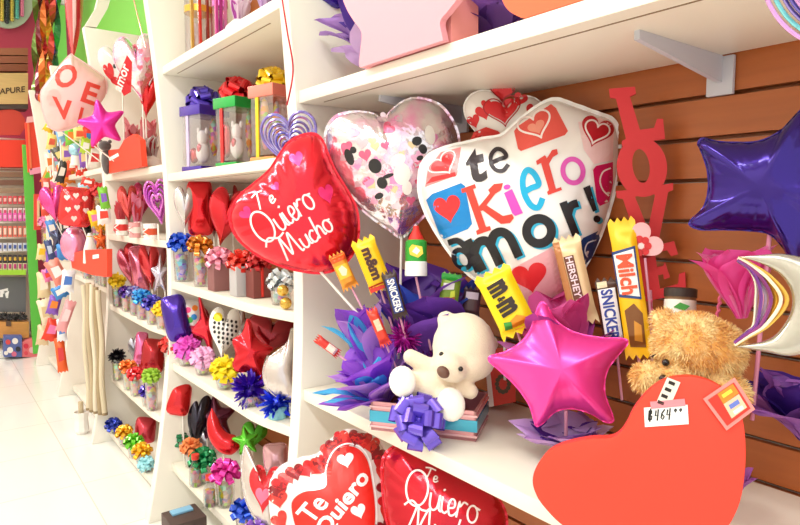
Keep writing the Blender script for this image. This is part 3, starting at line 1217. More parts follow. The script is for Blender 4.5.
# ------------------------------------------------------------------ gift box, white teddy, bow
A, B_ = P(371, 430, Z=ZMID), P(476, 442, Z=ZMID)
ex = (B_ - A)
Lb = ex.length
ex.normalize()
ey = V((0, 0, 1)).cross(ex)
if ey.x < 0:
    ey = -ey
M = Matrix(((ex.x, ey.x, 0, A.x), (ex.y, ey.y, 0, A.y), (0, 0, 1, ZMID + .0005), (0, 0, 0, 1)))
rt = thing('gift_box', 'low open gift box with pink and turquoise satin stripes under the white teddy', 'gift box', M)
Db, Hb = .12, .055
for (nm, g) in (('side', box(Lb / 2, .002, Hb / 2, Lb, .004, Hb)), ('side', box(Lb / 2, Db, Hb / 2, Lb, .004, Hb)), ('side', box(.002, Db / 2, Hb / 2, .004, Db, Hb)), ('side', box(Lb - .002, Db / 2, Hb / 2, .004, Db, Hb)), ('bottom', box(Lb / 2, Db / 2, .003, Lb, Db, .005))):
    mk(nm, g, mat('#e9a9ae', 'ribbon'), rt, False)
for zz, h, hh in ((.0275, '#45b4d6', .021), (.0455, '#f0bfc4', .004), (.0085, '#f0bfc4', .004)):
    mk('ribbon_band', join(box(Lb / 2, -.0012, zz, Lb + .004, .002, hh), box(Lb + .0012, Db / 2, zz, .002, Db, hh), box(-.0012, Db / 2, zz, .002, Db, hh)), mat(h, 'ribbon'), rt, False)
mk('filling', xf(tissue_geo(14, .05, .045, 4, 1.3, .5), Matrix.Translation(V((Lb / 2, Db / 2, .012)))), mat('#6a3fb0', 'tissue'), rt, 60)

q = P(419, 420, d=1.075)
M = up_frame(q, to_cam(q, .15))
rt = thing('ribbon_bow', 'large shiny violet pull bow fixed on the front of the striped gift box', 'bow', M)
mk('loops', bow_geo(.051, 13, 21, .52, .85), mat('#6f55d2', 'ribbon'), rt, 30)
mk('knot', ball((0, 0, .004), .011, nu=10, nv=6), mat('#5b3fc4', 'ribbon'), rt)

fr = Frame(P(440, 370, d=1.13))
S = 1.13 / F


def fp(x, y, w=0):
    u, v = fr.uv(x, y)
    return V((u, v, w * S))


def cap(a, b, r0, r1, n=8):
    return join(*[ball(a + (b - a) * (i / n), r0 + (r1 - r0) * i / n, nu=14, nv=8) for i in range(n + 1)])


rt = thing('teddy_bear', 'cream plush teddy bear with tilted head sitting on the striped gift box', 'teddy bear', fr.M)
R41 = Matrix.Rotation(math.radians(-41), 3, 'Z')
PW = mat('#f7e8cd', 'plush')
mk('nose', ball(fp(443, 372, 43), 6.5 * S, 5.2 * S, 4 * S, M=R41), mat('#6b4a3c'), rt)
for x, y, w in ((441.5, 355, 30), (459.5, 369, 37)):
    mk('eye', ball(fp(x, y, w), 2.4 * S), mat('#241d1b', 'ribbon'), rt)
body = join(ball(fp(464, 347, 0), 32 * S, 35 * S, 30 * S), ball(fp(468, 360, 2), 27 * S, 22 * S, 26 * S), ball(fp(450, 366, 20), 18 * S, 15 * S, 18 * S, M=R41), ball(fp(446, 320, 2), 9.5 * S, 9.5 * S, 6 * S), ball(fp(491, 343, -14), 9 * S, 9 * S, 6 * S),
            ball(fp(430, 386, -4), 25 * S, 24 * S, 20 * S), cap(fp(434, 370, 2), fp(411, 357, 8), 10 * S, 8 * S), cap(fp(455, 384, 2), fp(470, 391, 8), 9 * S, 8 * S),
            cap(fp(418, 388, 0), fp(406, 383, 18), 12 * S, 12 * S), cap(fp(440, 396, 0), fp(450, 401, 18), 12 * S, 13 * S))
remesh(body, PW, 'body', rt, .0036, 5)
for x, y, rx, ry, a in ((404, 381, 13, 15, 8), (450.5, 403, 13.5, 16, 8)):
    mk('foot', ball(fp(x, y, 26), rx * S, ry * S, 6 * S, M=Matrix.Rotation(math.radians(a), 3, 'Z')), mat('#fff8ec', 'plush'), rt)

# ------------------------------------------------------------------ tissue, cellophane and tinsel of the left arrangement
def tissue(label, px, py, d, dirpx, parts, name='tissue_paper', cat='tissue paper', group='tissue paper in the gift arrangements', foot=None, lean=.0):
    """parts: (n, r px, h px, seed, spread, w, colour, az0, az1)"""
    p = P(px, py, d=d) if foot is None else V(foot)
    s = proj(p)[2] / F
    t = P(dirpx[0], dirpx[1], d=d - lean) - p
    M = up_frame(p, t)
    rt = thing(name, label, cat, M, group)
    for n, r, h, sd, sp, w, c in parts:
        mk('sheet', tissue_geo(n, r * s, h * s, sd, sp, w), mat(c, 'tissue'), rt, 60)
    return rt


tissue('purple tissue paper with light blue tips flaring beside the cream teddy at the panel', 384, 408, 1.2, (352, 330), [(8, 38, 74, 1, 1.2, .62, '#b066ea'), (8, 48, 62, 2, 1.1, .45, '#d6a2f0'), (9, 44, 60, 3, 1.2, .22, '#5ccbf8'), (6, 50, 44, 33, 1.2, .42, '#b070e4')], lean=.02)
tissue('tall purple tissue sheets rising behind the orange topped sweets at the panel', 385, 390, 1.24, (345, 290), [(5, 24, 105, 5, 1.1, .8, '#a65ce4'), (4, 32, 102, 6, 1.2, .5, '#d29cec'), (4, 31, 98, 7, 1.2, .28, '#62d0f8')])
tissue('deep purple and blue cellophane standing behind the cream teddy', 432, 400, 1.28, (425, 250), [(8, 58, 160, 8, .95, .62, '#7040b0'), (7, 64, 140, 9, 1.0, .5, '#9058d0'), (6, 55, 150, 10, 1.0, .3, '#4a6ae0'), (5, 60, 120, 12, 1.0, .35, '#a048b8')], cat='cellophane', name='cellophane_wrap')
p = P(404, 338, d=1.2)
rt = tag(mk('tinsel_tuft', mv(pom_geo(.035, 220, 31, .05, True), *p), mat('#b81d9e', 'ribbon'), None, False), 'magenta tinsel tuft just above the raised arm of the cream teddy', 'tinsel')
p = P(425, 345, d=1.24)
tag(mk('tinsel_tuft', mv(pom_geo(.035, 200, 32, .05, True), *p), mat('#a01a92', 'ribbon'), None, False), 'darker magenta tinsel tuft tucked behind the cream teddy head', 'tinsel')
tissue('lilac and purple tissue cup under the bright pink star balloon', 570, 452, 1.0, (566, 405), [(9, 48, 34, 13, 1.1, .5, '#c9a3e0'), (9, 44, 30, 14, 1.0, .4, '#5a2c9c'), (6, 50, 26, 15, 1.2, .35, '#e2c6ee')])
tissue('pink cellophane fan behind the bright pink star balloon', 565, 400, 1.06, (560, 300), [(7, 52, 118, 16, .9, .5, '#e661ad'), (5, 56, 105, 17, 1.0, .4, '#b84fb0'), (5, 58, 70, 18, 1.2, .5, '#d884d0')], cat='cellophane', name='cellophane_wrap')
tissue('bright pink tissue flower below the dark purple star balloon', 742, 318, .84, (732, 250), [(7, 40, 88, 19, 1.0, .6, '#f55cb4'), (6, 36, 84, 20, 1.0, .6, '#f894cc')])
tissue('purple and lilac wrap at the right edge under the crescent balloon', 806, 440, .83, (796, 350), [(8, 54, 84, 21, 1.0, .55, '#4c2a98'), (7, 60, 66, 22, 1.1, .5, '#b070cc'), (5, 52, 80, 23, 1.0, .35, '#8a4fae')])
tissue('lilac tissue tip peeking out right of the coral heart board', 735, 500, .82, (738, 465), [(5, 18, 36, 24, 1.0, .5, '#b86fc8')])
# ------------------------------------------------------------------ sweets on sticks
K = '#2a1a14'
candybar('yellow bag of m sweets on a stick at the upper left of the gift arrangement', (382, 289), (362, 239), 24, 1.2, '#f7c613',
         [('band', [(-1, .0), (1, .0), (1, .12), (-1, .12)], '#d9362c')], [('m&m', (.42, .80), (.42, .18), (-.35, .80), '#5a2c1b', .05) if False else ('m&m', (-.45, .82), (-.45, .2), (.5, .82), '#4a2418', .05)], (398, 345, 1.23))
candybar('dark brown chocolate bar with white lettering below the yellow sweet bag', (401, 318), (388, 272), 15, 1.17, '#3a241e',
         [('band', [(-.7, .12), (.7, .12), (.7, .86), (-.7, .86)], '#2b3f86')], [('SNICKERS', (-.5, .84), (-.5, .14), (.5, .84), '#f5f2ee', .03)], (412, 365, 1.2))
candybar('orange wrapped sweet tube with orange cap on a stick at the panel', (351, 288), (336, 254), 16, 1.22, '#f29a2c',
         [('band', [(-1, .78), (1, .78), (1, .97), (-1, .97)], '#e8561f'), ('band', [(-.8, .3), (.8, .3), (.8, .68), (-.8, .68)], '#f8c53a'), ('mark', [(-.4, .4), (.1, .36), (.5, .5), (.1, .66), (-.5, .6)], '#fbe9c0')], [], (376, 335, 1.22), T=.6)
candybar('red wrapped candy stick low in the purple tissue', (386, 345), (371, 309), 11, 1.16, '#e2402b', [('mark', [(-.5, .4), (.6, .4), (.6, .7), (-.5, .7)], '#f4c9a8')], [], (398, 372, 1.18), T=.7)
candybar('red and white candy stick poking out sideways over the shelf by the panel', (338, 354), (317, 338), 9, 1.22, '#d8362a', [('mark', [(-.8, .1), (.8, .1), (.8, .5), (-.8, .5)], '#f2d8c8')], [], (368, 378, 1.21), T=.7)
fr = Frame(P(416, 276, d=1.19))
s = 1.19 / F
rt = thing('candy_bottle', 'small bottle sweet with red nozzle, green label and white base on a pink stick', 'candy', fr.M, 'sweets on sticks in the gift arrangements')
M = Matrix.Rotation(-PI / 2, 4, 'X')
up = lambda g: ([V((v.x, v.z, v.y)) for v in g[0]], [f[::-1] for f in g[1]])
mk('base', up(lathe([(11 * s, 0), (11.3 * s, 2 * s), (11 * s, 14 * s), (10 * s, 15 * s)])), mat('#f4f4f2'), rt)
mk('label', up(lathe([(10 * s, 14 * s), (10.8 * s, 15 * s), (10.8 * s, 34 * s), (9 * s, 36 * s)])), mat('#2fa338', 'print'), rt)
mk('emblem', prism([(x * s, y * s) for x, y in ((-6, 21), (2, 18), (7, 22), (6, 29), (-4, 31), (-7, 27))], 10.2 * s, 11.2 * s), mat('#f2d24a'), rt, False)
mk('emblem', prism([(x * s, y * s) for x, y in ((-4, 24), (1, 21), (4, 25), (0, 29))], 10.4 * s, 11.5 * s), mat('#fbf6e8'), rt, False)
mk('nozzle', up(lathe([(8 * s, 35 * s), (7.6 * s, 38 * s), (3.4 * s, 46 * s), (2.8 * s, 50 * s)])), mat('#d8281f'), rt)
stick(rt, fr.I, P(416, 277, d=1.19), P(431, 350, d=1.21), .0024, '#e9a8c0')
candybar('green topped sweet pouch beside the bottle sweet behind the cream teddy', (446, 318), (452, 274), 20, 1.2, '#7d9b2d', [('band', [(-1, .86), (1, .86), (1, 1), (-1, 1)], '#2f9a3a'), ('mark', [(-.7, .62), (.4, .66), (.4, .8), (-.7, .78)], '#e8e4e0'), ('mark', [(-.6, .1), (.7, .1), (.6, .5), (-.5, .46)], '#a8562f'), ('mark', [(.1, .46), (.6, .5), (.5, .64), (.1, .6)], '#c9d23a')], [], (448, 360, 1.22))
candybar('dark brown small chocolate on a stick right of the green pouch', (470, 316), (473, 288), 18, 1.21, '#4a3038', [('mark', [(-.7, .6), (.7, .6), (.7, .85), (-.7, .85)], '#b8a8b8')], [], (470, 350, 1.22))
candybar('big yellow bag of m sweets leaning left of the bright pink star', (521, 332), (490, 272), 38, 1.04, '#f7d917',
         [('mark', [(-.2, .06), (.6, .03), (.8, .14), (.2, .26), (-.4, .2)], '#e98f1d'), ('mark', [(-.7, .12), (-.3, .1), (-.2, .2), (-.6, .24)], '#3f9a3c')], [('m', (-.55, .82), (-.5, .62), (.45, .84), K, .06), ('&', (-.35, .60), (-.33, .53), (.1, .6), K, .05), ('m', (-.55, .52), (-.5, .3), (.45, .54), K, .06)], (545, 420, 1.05))
candybar('cream wrapped chocolate bar with brown label in front of the white message balloon', (585, 323), (564, 237), 27, 1.05, '#e8c99a',
         [('band', [(-.95, .04), (-.45, .04), (-.45, .96), (-.95, .96)], '#b87a4a'), ('band', [(-.4, .22), (.35, .22), (.35, .78), (-.4, .78)], '#6b3a2c')], [("HERSHEY'S", (-.28, .77), (-.28, .23), (.26, .77), '#f3d8e0', .02)], (596, 390, 1.05))
candybar('white and blue lettered chocolate bar between the cream wrapped and yellow wafer bars', (617, 347), (606, 279), 25, 1.02, '#4a2c22',
         [('band', [(-.8, .02), (.6, .02), (.6, .86), (-.8, .86)], '#f3f0f4'), ('mark', [(-.8, .88), (0, .88), (0, .97), (-.8, .97)], '#e8d8b8')], [('SNICKERS', (-.6, .85), (-.6, .03), (.35, .85), '#2a3f9c', .03)], (622, 400, 1.03))
candybar('tall yellow wafer bar with orange and white Milch lettering beside the red sign', (640, 357), (617, 217), 26, .975, '#f4bd12',
         [('band', [(-.85, .44), (.85, .40), (1, .78), (-.85, .76)], '#24427f'), ('band', [(-.75, .46), (.75, .42), (.85, .76), (-.75, .74)], '#f4f1ec'), ('mark', [(-.6, .08), (.6, .06), (.75, .3), (.2, .38), (-.6, .34)], '#7a4a1c'), ('mark', [(-.2, .12), (.4, .1), (.5, .22), (0, .26)], '#c98a2c')],
         [('Milch', (-.6, .735), (-.6, .45), (.68, .73), '#e4502a', .03)], (645, 420, .98))
fr = Frame(P(679, 330, d=.95))
s = .95 / F
rt = thing('candy_jar', 'small dark lidded jar sweet with white and green label above the brown teddy', 'candy', fr.M, 'sweets on sticks in the gift arrangements')
mk('jar', up(lathe([(13 * s, 0), (14 * s, 3 * s), (14.5 * s, 34 * s)])), mat('#7a5a3a'), rt)
mk('lid', up(lathe([(15.5 * s, 33 * s), (15.5 * s, 41 * s), (14 * s, 42 * s)])), mat('#33231c'), rt)
mk('label', up(lathe([(14.2 * s, 12 * s), (14.8 * s, 12 * s), (14.9 * s, 30 * s), (14.2 * s, 30 * s)])), mat('#f1efe6', 'print'), rt)
mk('emblem', prism([(x * s, y * s) for x, y in ((-6, 22), (4, 19), (9, 24), (0, 27))], 14.4 * s, 15.6 * s), mat('#3f9a3c'), rt, False)
stick(rt, fr.I, P(679, 330, d=.95), P(685, 420, d=.95), .0024, '#e9a8c0')
for a, b, d_, t in (((651, 300), (656, 380), 1.02, 'pink twisted stick standing beside the yellow wafer bar'), ((722, 288), (712, 350), .9, 'pink twisted stick right above the brown teddy')):
    fr = Frame(P(*a, d=d_))
    q = fr.I @ P(*b, d=d_)
    pts = [q * (i / 40) + V((.0012 * math.cos(i * 1.3), .0012 * math.sin(i * 1.3), .0012 * math.sin(i * 1.3))) for i in range(41)]
    rt = tag(mk('twisted_stick', tube(pts, .0022, 6), mat('#e2648c'), None), t, 'stick')
    rt.matrix_world = fr.M
# heart tag with flower
fr = Frame(P(643, 243, d=1.0))
rt = thing('heart_tag', 'pale pink heart tag with a red flower beside the yellow wafer bar', 'tag', fr.M)
o = shape(HEART, 642, 244, 38, 35, -48)
mk('card', prism([fr.uv(*q) for q in o], -.001, .001), mat('#f3b9bd', 'paper'), rt, False)
g = [poly2d(shape(ROUND, 641 + 7 * math.cos(PI * 2 * i / 7), 246 + 7 * math.sin(PI * 2 * i / 7), 7.4, 7.4)) for i in range(7)]
mk('flower', join(*[prism([fr.uv(*q) for q in x[0]], .001, .0022) for x in g]), mat('#d22a30'), rt, False)
mk('flower_centre', prism([fr.uv(*q) for q in shape(ROUND, 641, 246, 6, 6)], .001, .003), mat('#f7d9d9'), rt, False)
stick(rt, fr.I, P(645, 258, d=1.0), P(652, 330, d=1.0), .002, '#e9a8c0')
# red bag beside the teddy
p = P(500, 408, Z=ZMID)
fr = Frame(P(500, 378, d=proj(p)[2] - .02))
rt = thing('gift_bag', 'small red gift bag with dark ring mark between cream teddy and pink star', 'gift bag', fr.M)
mk('bag', prism([fr.uv(*q) for q in ((484, 350), (514, 346), (516, 402), (490, 407))], -.05, 0), mat('#d8402c', 'paper'), rt, True, .002)
mk('side_strip', prism([fr.uv(*q) for q in ((484, 350), (488, 350), (494, 406), (489, 407))], 0, .0012), mat('#f2e6da'), rt, False)
mk('emblem', join(*[prism([fr.uv(*q) for q in shape(ROUND, 503 + 6 * math.cos(i * PI / 6), 384 + 8 * math.sin(i * PI / 6), 4.5, 4.5)], 0, .0012) for i in range(12)]), mat('#5a4a2c'), rt, False)

# ------------------------------------------------------------------ coral heart board, brown teddy, tags
o = [(534, 478), (538, 464), (549, 450), (566, 442), (590, 437), (610, 436), (620, 431), (627, 421), (634, 407), (646, 392), (660, 381), (676, 376), (695, 376), (714, 382), (730, 394), (740, 412), (744, 436), (744, 466), (739, 498), (728, 522), (712, 540), (692, 550), (664, 548), (628, 543), (595, 535), (566, 524), (546, 505), (537, 491)]
fr = Frame(P(645, 462, d=.742), n=(CAM - P(645, 462, d=.742)) * V((1, 1, .35)))
rt = thing('heart_board', 'large plain coral red heart board standing at the shelf front with a price tag', 'heart board', fr.M)
mk('board', prism([fr.uv(*q) for q in spline(o, 140)], -.012, .012), mat('#f2402a', 'plain'), rt, 50, .002)
mk('stand', join(box(fr.uv(690, 540)[0], fr.uv(690, 540)[1] - .002, -.03, .05, .006, .05)), mat('#f2402a', 'plain'), rt, False)
W2 = mat('#fbfaf6', 'paper')
frh = fr
D = lambda nm, pts, h, par, a=.0122, b=.0134: mk(nm, prism([frh.uv(*q) for q in pts], a, b), mat(h, 'print'), par, False)
tg = thing('price_tag', 'white price tag with black handwritten number on the coral heart board', 'price tag', fr.M)
D('card', [(644, 406), (687, 403), (688, 422), (645, 425)], '#fcfbf8', tg, .0124, .0134)
D('clip', [(650, 400), (684, 397), (685, 404), (651, 407)], '#e8909a', tg, .0128, .0142)
sx, sy = (3.6, -.25), (.1, -10)
NUM = [(0, [[(0, .05), (0, 1), (.55, .95), (.6, .7), (.1, .55), (.7, .4), (.65, .08), (0, .05)], [(.3, -.15), (.3, 1.2)]]), (1.5, [[(.1, .95), (0, .4), (.75, .45)], [(.6, 1.05), (.55, -.1)]]), (2.9, [[(.7, 1), (.1, .6), (0, .15), (.4, 0), (.7, .25), (.3, .48), (.05, .3)]]),
       (4.2, [[(.1, .95), (0, .4), (.8, .45)], [(.65, 1.05), (.6, -.1)]]), (5.8, [[(.35, .95), (.1, .8), (.3, .62), (.55, .8), (.35, .95)]]), (7.0, [[(.35, .95), (.1, .8), (.3, .62), (.55, .8), (.35, .95)]])]
ls = []
for xo, l in NUM:
    for pts in l:
        ls.append([(648.5 + (xo + x) * 4.3 + y * .8, 420.5 - (xo + x) * .35 - y * 10) for x, y in pts])
decal('handwriting', stroke2d(ls, 1.5), fr, .0134, mat('#1d1a1a'), tg, .0003)
tg = thing('plaid_ribbon', 'short black and white plaid ribbon hanging from the brown teddy onto the heart board', 'ribbon', fr.M)
D('band', [(667, 376), (680, 381), (670, 404), (657, 399)], '#efe6d6', tg, .0124, .0136)
for i in range(4):
    x, y = 672 - i * 3.6, 381 + i * 6.4
    D('check', [(x - 3, y - 2), (x + 3, y + .5), (x + 1.8, y + 3.5), (x - 4.2, y + 1)], '#2c2422', tg, .0134, .0142)
tg = thing('gift_card', 'orange and red gift card in a clear sleeve on the right of the heart board', 'card', fr.M)
c4 = [(702, 397), (733, 376), (753, 407), (725, 428)]
D('sleeve', c4, '#f0908a', tg, .014, .0156)
ctr = (728, 402)
sh4 = lambda k: [(ctr[0] + (x - ctr[0]) * k, ctr[1] + (y - ctr[1]) * k) for x, y in c4]
D('print_panel', sh4(.82), '#e2382c', tg, .0156, .0162)
D('print_panel', [(716, 392), (731, 382), (737, 391), (722, 402)], '#f08a2c', tg, .016, .0166)
D('print_panel', [(722, 402), (737, 392), (745, 405), (730, 416)], '#f6c9a8', tg, .016, .0166)
D('mark', [(727, 403), (736, 397), (738, 401), (729, 407)], '#6a7fd0', tg, .0164, .017)
D('mark', [(731, 409), (740, 403), (742, 406), (733, 412)], '#fbf4ee', tg, .0164, .017)
D('mark', [(720, 393), (729, 387), (731, 390), (722, 396)], '#f8e04a', tg, .0164, .017)

fr = Frame(P(692, 350, d=.84))
S = .84 / F
rt = thing('teddy_bear', 'fluffy golden brown teddy bear peeking over the coral heart board', 'teddy bear', fr.M)
body = join(ball(fp(693, 346, 0), 37 * S, 33 * S, 32 * S), ball(fp(712, 350, -2), 29 * S, 28 * S, 28 * S), ball(fp(673, 374, 22), 14 * S, 10 * S, 14 * S), ball(fp(663, 321, -6), 12 * S, 13 * S, 8 * S), ball(fp(724, 336, -10), 13 * S, 13 * S, 8 * S),
            cap(fp(676, 385, 2), fp(648, 376, 14), 12 * S, 14 * S), cap(fp(716, 378, 2), fp(735, 392, 10), 15 * S, 12 * S), ball(fp(696, 412, -14), 34 * S, 42 * S, 20 * S), cap(fp(690, 440, -14), fp(682, 470, -10), 18 * S, 16 * S), cap(fp(706, 440, -14), fp(714, 470, -10), 18 * S, 16 * S))
FUR = mat('#efb55e', 'fur')
bo = remesh(body, FUR, 'body', rt, .0034, 4)
rr = random.Random(9)
vs, fs = [], []
me = bo.data
for i in range(15000):
    p = me.polygons[rr.randrange(len(me.polygons))]
    n, c = p.normal, p.center
    if n.z < -.45:
        continue
    t = V((rr.uniform(-1, 1), rr.uniform(-1, 1), rr.uniform(-1, 1)))
    s = n.cross(t).normalized()
    b = s.cross(n)
    L = rr.uniform(.005, .0095)
    w = .0007
    k = len(vs)
    c = c + s * rr.uniform(-.002, .002) + b * rr.uniform(-.002, .002)
    lean = b * rr.uniform(.2, .8) + V((0, -.35, 0))
    vs += [c - s * w, c + s * w, c + n * (L * .6) + lean * (L * .3) + s * w * .7, c + n * (L * .6) + lean * (L * .3) - s * w * .7, c + n * L + lean * (L * .8)]
    fs += [(k, k + 1, k + 2, k + 3), (k + 3, k + 2, k + 4)]
fo = mk('fur', (vs, fs), FUR, rt, False)
fo['kind'] = 'stuff'
mk('eye', ball(fp(667, 362, 33), 3.6 * S), mat('#1c1512', 'ribbon'), rt)
mk('eye', ball(fp(655, 356, 6), 3.2 * S), mat('#1c1512', 'ribbon'), rt)
mk('nose', ball(fp(665, 377, 34), 4.5 * S, 3.5 * S, 3.5 * S), mat('#3a2218', 'ribbon'), rt)

# ------------------------------------------------------------------ top shelf of the nearest bay
fr = Frame(P(402, 30, X=.668), n=(-1, 0, 0))
ya, yb = col(361, .668, 1.37).y, col(449, .668, 1.37).y
rt = thing('star_box', 'pale pink gift box with a pink star front board on the top shelf', 'gift box', (.668, yb, 1.3625))
mk('box', box(.038, (ya - yb) / 2, .06, .06, (ya - yb) * .97, .12), mat('#ef9a97', 'plain'), rt, True, .002)
o = [(345, -5), (349, 9), (356, 21), (364, 33), (363, 50), (362, 66), (368, 74), (382, 67), (402, 59), (420, 58), (436, 54), (446, 47), (445, 36), (443, 22), (452, 10), (462, -6), (450, -25), (428, -35), (415, -60), (402, -85), (388, -60), (376, -38), (352, -22)]
fo = Frame(V((.668, yb, 1.3625)), n=(-1, 0, 0))
pts = []
for x, y in spline(o, 120):
    q = P(x, y, X=.660)
    pts.append((q.y - yb, max(.0004, q.z - 1.3625)))
vs, fs = prism(pts, -.014, -.002)
mk('star_board', ([V((v.z, v.x, v.y)) for v in vs], fs), mat('#f0a3ae', 'plain'), rt, False)


def topt(label, pxs, parts, X, lean=(0, 0, 1)):
    p = col(pxs, X, 1.368)
    s = proj(p)[2] / F
    rt = thing('tissue_paper', label, 'tissue paper', up_frame(p, lean), 'tissue paper in the gift arrangements')
    for n, r, h, sd, sp, w, c in parts:
        mk('sheet', tissue_geo(n, r * s, h * s, sd, sp, w), mat(c, 'tissue'), rt, 60)


topt('lilac and purple tissue flaring left of the pink star box', 396, [(9, 48, 120, 41, 1.2, .5, '#b58ad6'), (7, 46, 112, 42, 1.2, .4, '#5a35a8'), (6, 50, 70, 43, 1.2, .4, '#d9b8ea')], .80, (-.25, .35, 1))
topt('dark purple tissue and lilac cellophane flaring right of the pink star box', 492, [(9, 45, 105, 44, 1.2, .5, '#4a2a8c'), (7, 48, 90, 45, 1.2, .5, '#8a5cc0'), (6, 46, 55, 46, 1.3, .4, '#6a3f9c')], .80, (-.1, -.25, 1))
o = shape(star_unit(5, .6, 90), 318, -18, 74, 62, 0)
foil('dark violet foil balloon edge at the top shelf corner by the panel', spline(o[::5], 100), 318, -18, d=1.38, c='#3f2a9c', zs=1.363, group='star balloons of the nearest bay')
o = [(503, 0), (511, 12), (530, 21), (550, 25), (575, 22), (600, 14), (622, 6), (641, -1), (668, -14), (694, -30), (698, -60), (692, -92), (674, -122), (640, -138), (606, -132), (584, -108), (574, -76), (552, -70), (524, -60), (506, -38), (500, -16)]
rt = thing('heart_board', 'orange coral heart board standing on the top shelf edge', 'heart board', (.668, 0, 1.3625))
pts = []
for x, y in spline(o, 120):
    q = P(x, y, X=.672)
    pts.append((q.y, max(.0004, q.z - 1.3625)))
vs, fs = prism(pts, .002, .022)
mk('board', ([V((v.z, v.x, v.y)) for v in vs], fs), mat('#f5683c', 'plain'), rt, 50)
ym = sum(p[0] for p in pts) / len(pts)
mk('stand', box(.035, ym, .003, .03, .05, .005), mat('#f5683c', 'plain'), rt, False)
_h = helix('lilac and aqua ring balloon hanging at the top right corner', 832, -36, 140, 160, None, None, ['#8f7fc8', '#7fd0d8', '#d9a0dc', '#6a5fb8'], 0, 7, .4, .0022, None, ROUND, d=.56)
_f = _h.matrix_world.inverted()
_a = P(832, 30, d=.56)
stick(_h, _f, _a, V((.69, _a.y + .03, 1.3632)), .002, '#cfc6e6', 'cord')
# ------------------------------------------------------------------ second bay: five shelves
B2 = 'gift cups with bows on the second bay'
F2 = 'small foil balloons on the second bay'
Z21, Z22, Z23, Z24, Z25 = [z + .0006 for z, _ in ZS2]


def fb(label, unit, px, py, w, h, X, c, zs, rot=0, kind='foil', T=.4, group=F2, **k):
    w, h = w * 1.12, h * 1.12
    X = inbay(px, X, w * .75)
    return foil(label, shape(unit, px, py, w, h, rot), px, py, X=X, c=c, kind=kind, T=T, zs=zs, group=group, rings=14, **k)


def clearbox(label, px, X, zs, wpx, ytop, lidc, bowc, basec, fig, ribc, bowpy, bowr, seed):
    X = inbay(px, X, wpx * 1.25)
    p = col(px, X, zs)
    s = proj(p)[2] / F
    w = wpx * s
    h = P(px, ytop, X=X).z - zs
    rt = thing('lidded_gift_box', label, 'gift box', Matrix.Translation(p) @ Matrix.Rotation(.25, 4, 'Z'), 'clear lidded gift boxes of the second bay')
    mk('base', box(0, 0, .010, w, w, .02), mat(basec, 'ribbon'), rt, True, .002)
    r = w * .46
    mk('body', box(0, 0, h * .48 + .01, r * 2, r * 2, h * .96 - .03), mat('#f4f2f6', 'clear'), rt, False)
    mk('lid', box(0, 0, h - .016, w * 1.04, w * 1.04, .032), mat(lidc, 'ribbon'), rt, True, .002)
    for i, (hh, x, y, a, b, zc, kd) in enumerate(fig):
        mk('sweet' if kd != 'plush' else 'plush_toy', ball((x * w, y * w, .022 + zc * h), a * w, a * w, b * h, nu=12, nv=8), mat(hh, kd), rt)
    for q in (1,):
        mk('ribbon_strip', box(-r * 1.04, q * w * .18, h * .5, .003, w * .12, h), mat(ribc, 'ribbon'), rt, False)
    b = P(px, bowpy, X=X)
    M = Matrix.Rotation(-.25, 4, 'Z') @ up_frame((0, 0, 0), to_cam(b, 1.2))
    M.translation = V((0, 0, b.z - zs))
    mk('bow', xf(bow_geo(bowr * s, 12, seed, .6), M), mat(bowc, 'ribbon'), rt, 30)


PLUSH = [('#f6efe8', -.2, -.16, .2, .16, .2, 'plush'), ('#f6efe8', -.2, -.16, .16, .12, .42, 'plush'), ('#f6efe8', -.26, -.05, .05, .05, .53, 'plush'), ('#f6efe8', -.14, -.28, .05, .05, .53, 'plush'), ('#e04a5a', -.34, -.2, .08, .07, .26, 'foil')]
clearbox('clear gift box with violet lid and violet bow, white toy and red sweets inside', 206, .79, Z22, 33, 107, '#4a2fa8', '#5a3fc0', '#4a2fa8', PLUSH + [('#e0263a', -.3, .15, .14, .12, .16, 'foil'), ('#d8902c', .1, -.3, .14, .3, .45, 'candy')], '#d8c8f0', 101, 17, 51)
clearbox('clear gift box with green lid and red bow between the violet and salmon ones', 240, .79, Z22, 34, 99, '#1fae4a', '#e01f2a', '#1fae4a', PLUSH + [('#e0263a', -.3, .2, .15, .26, .32, 'foil'), ('#f0c51f', .1, -.32, .1, .34, .4, 'candy')], '#e02a2a', 93, 19, 52)
clearbox('clear gift box with salmon lid and yellow bow near the shelf end', 276, .79, Z22, 36, 87, '#f28a7a', '#f2c81f', '#f2a25a', [('#f0c42f', -.28, .1, .14, .34, .42, 'candy'), ('#f6e6c8', -.05, -.25, .15, .2, .25, 'plush'), ('#e87a2c', -.2, -.3, .12, .3, .4, 'candy')], '#f2d21f', 81, 18, 53)
helix('lilac ring heart balloon behind the red heart with handwriting', 290, 143, 54, 60, .61, Z22, ['#8f86cf', '#a9a2e0', '#8a7fd0', '#c0b8ea'], 6, 7, .25, .0032, base=(.70, 1.45, Z22))
helix('magenta ring heart balloon at the edge of the bay with small gift cups', 158, 202, 24, 44, .66, shelf_z(2, 1), ['#c24fc0', '#d878d2', '#a93fb0'], 10, 5, .3, .0045)
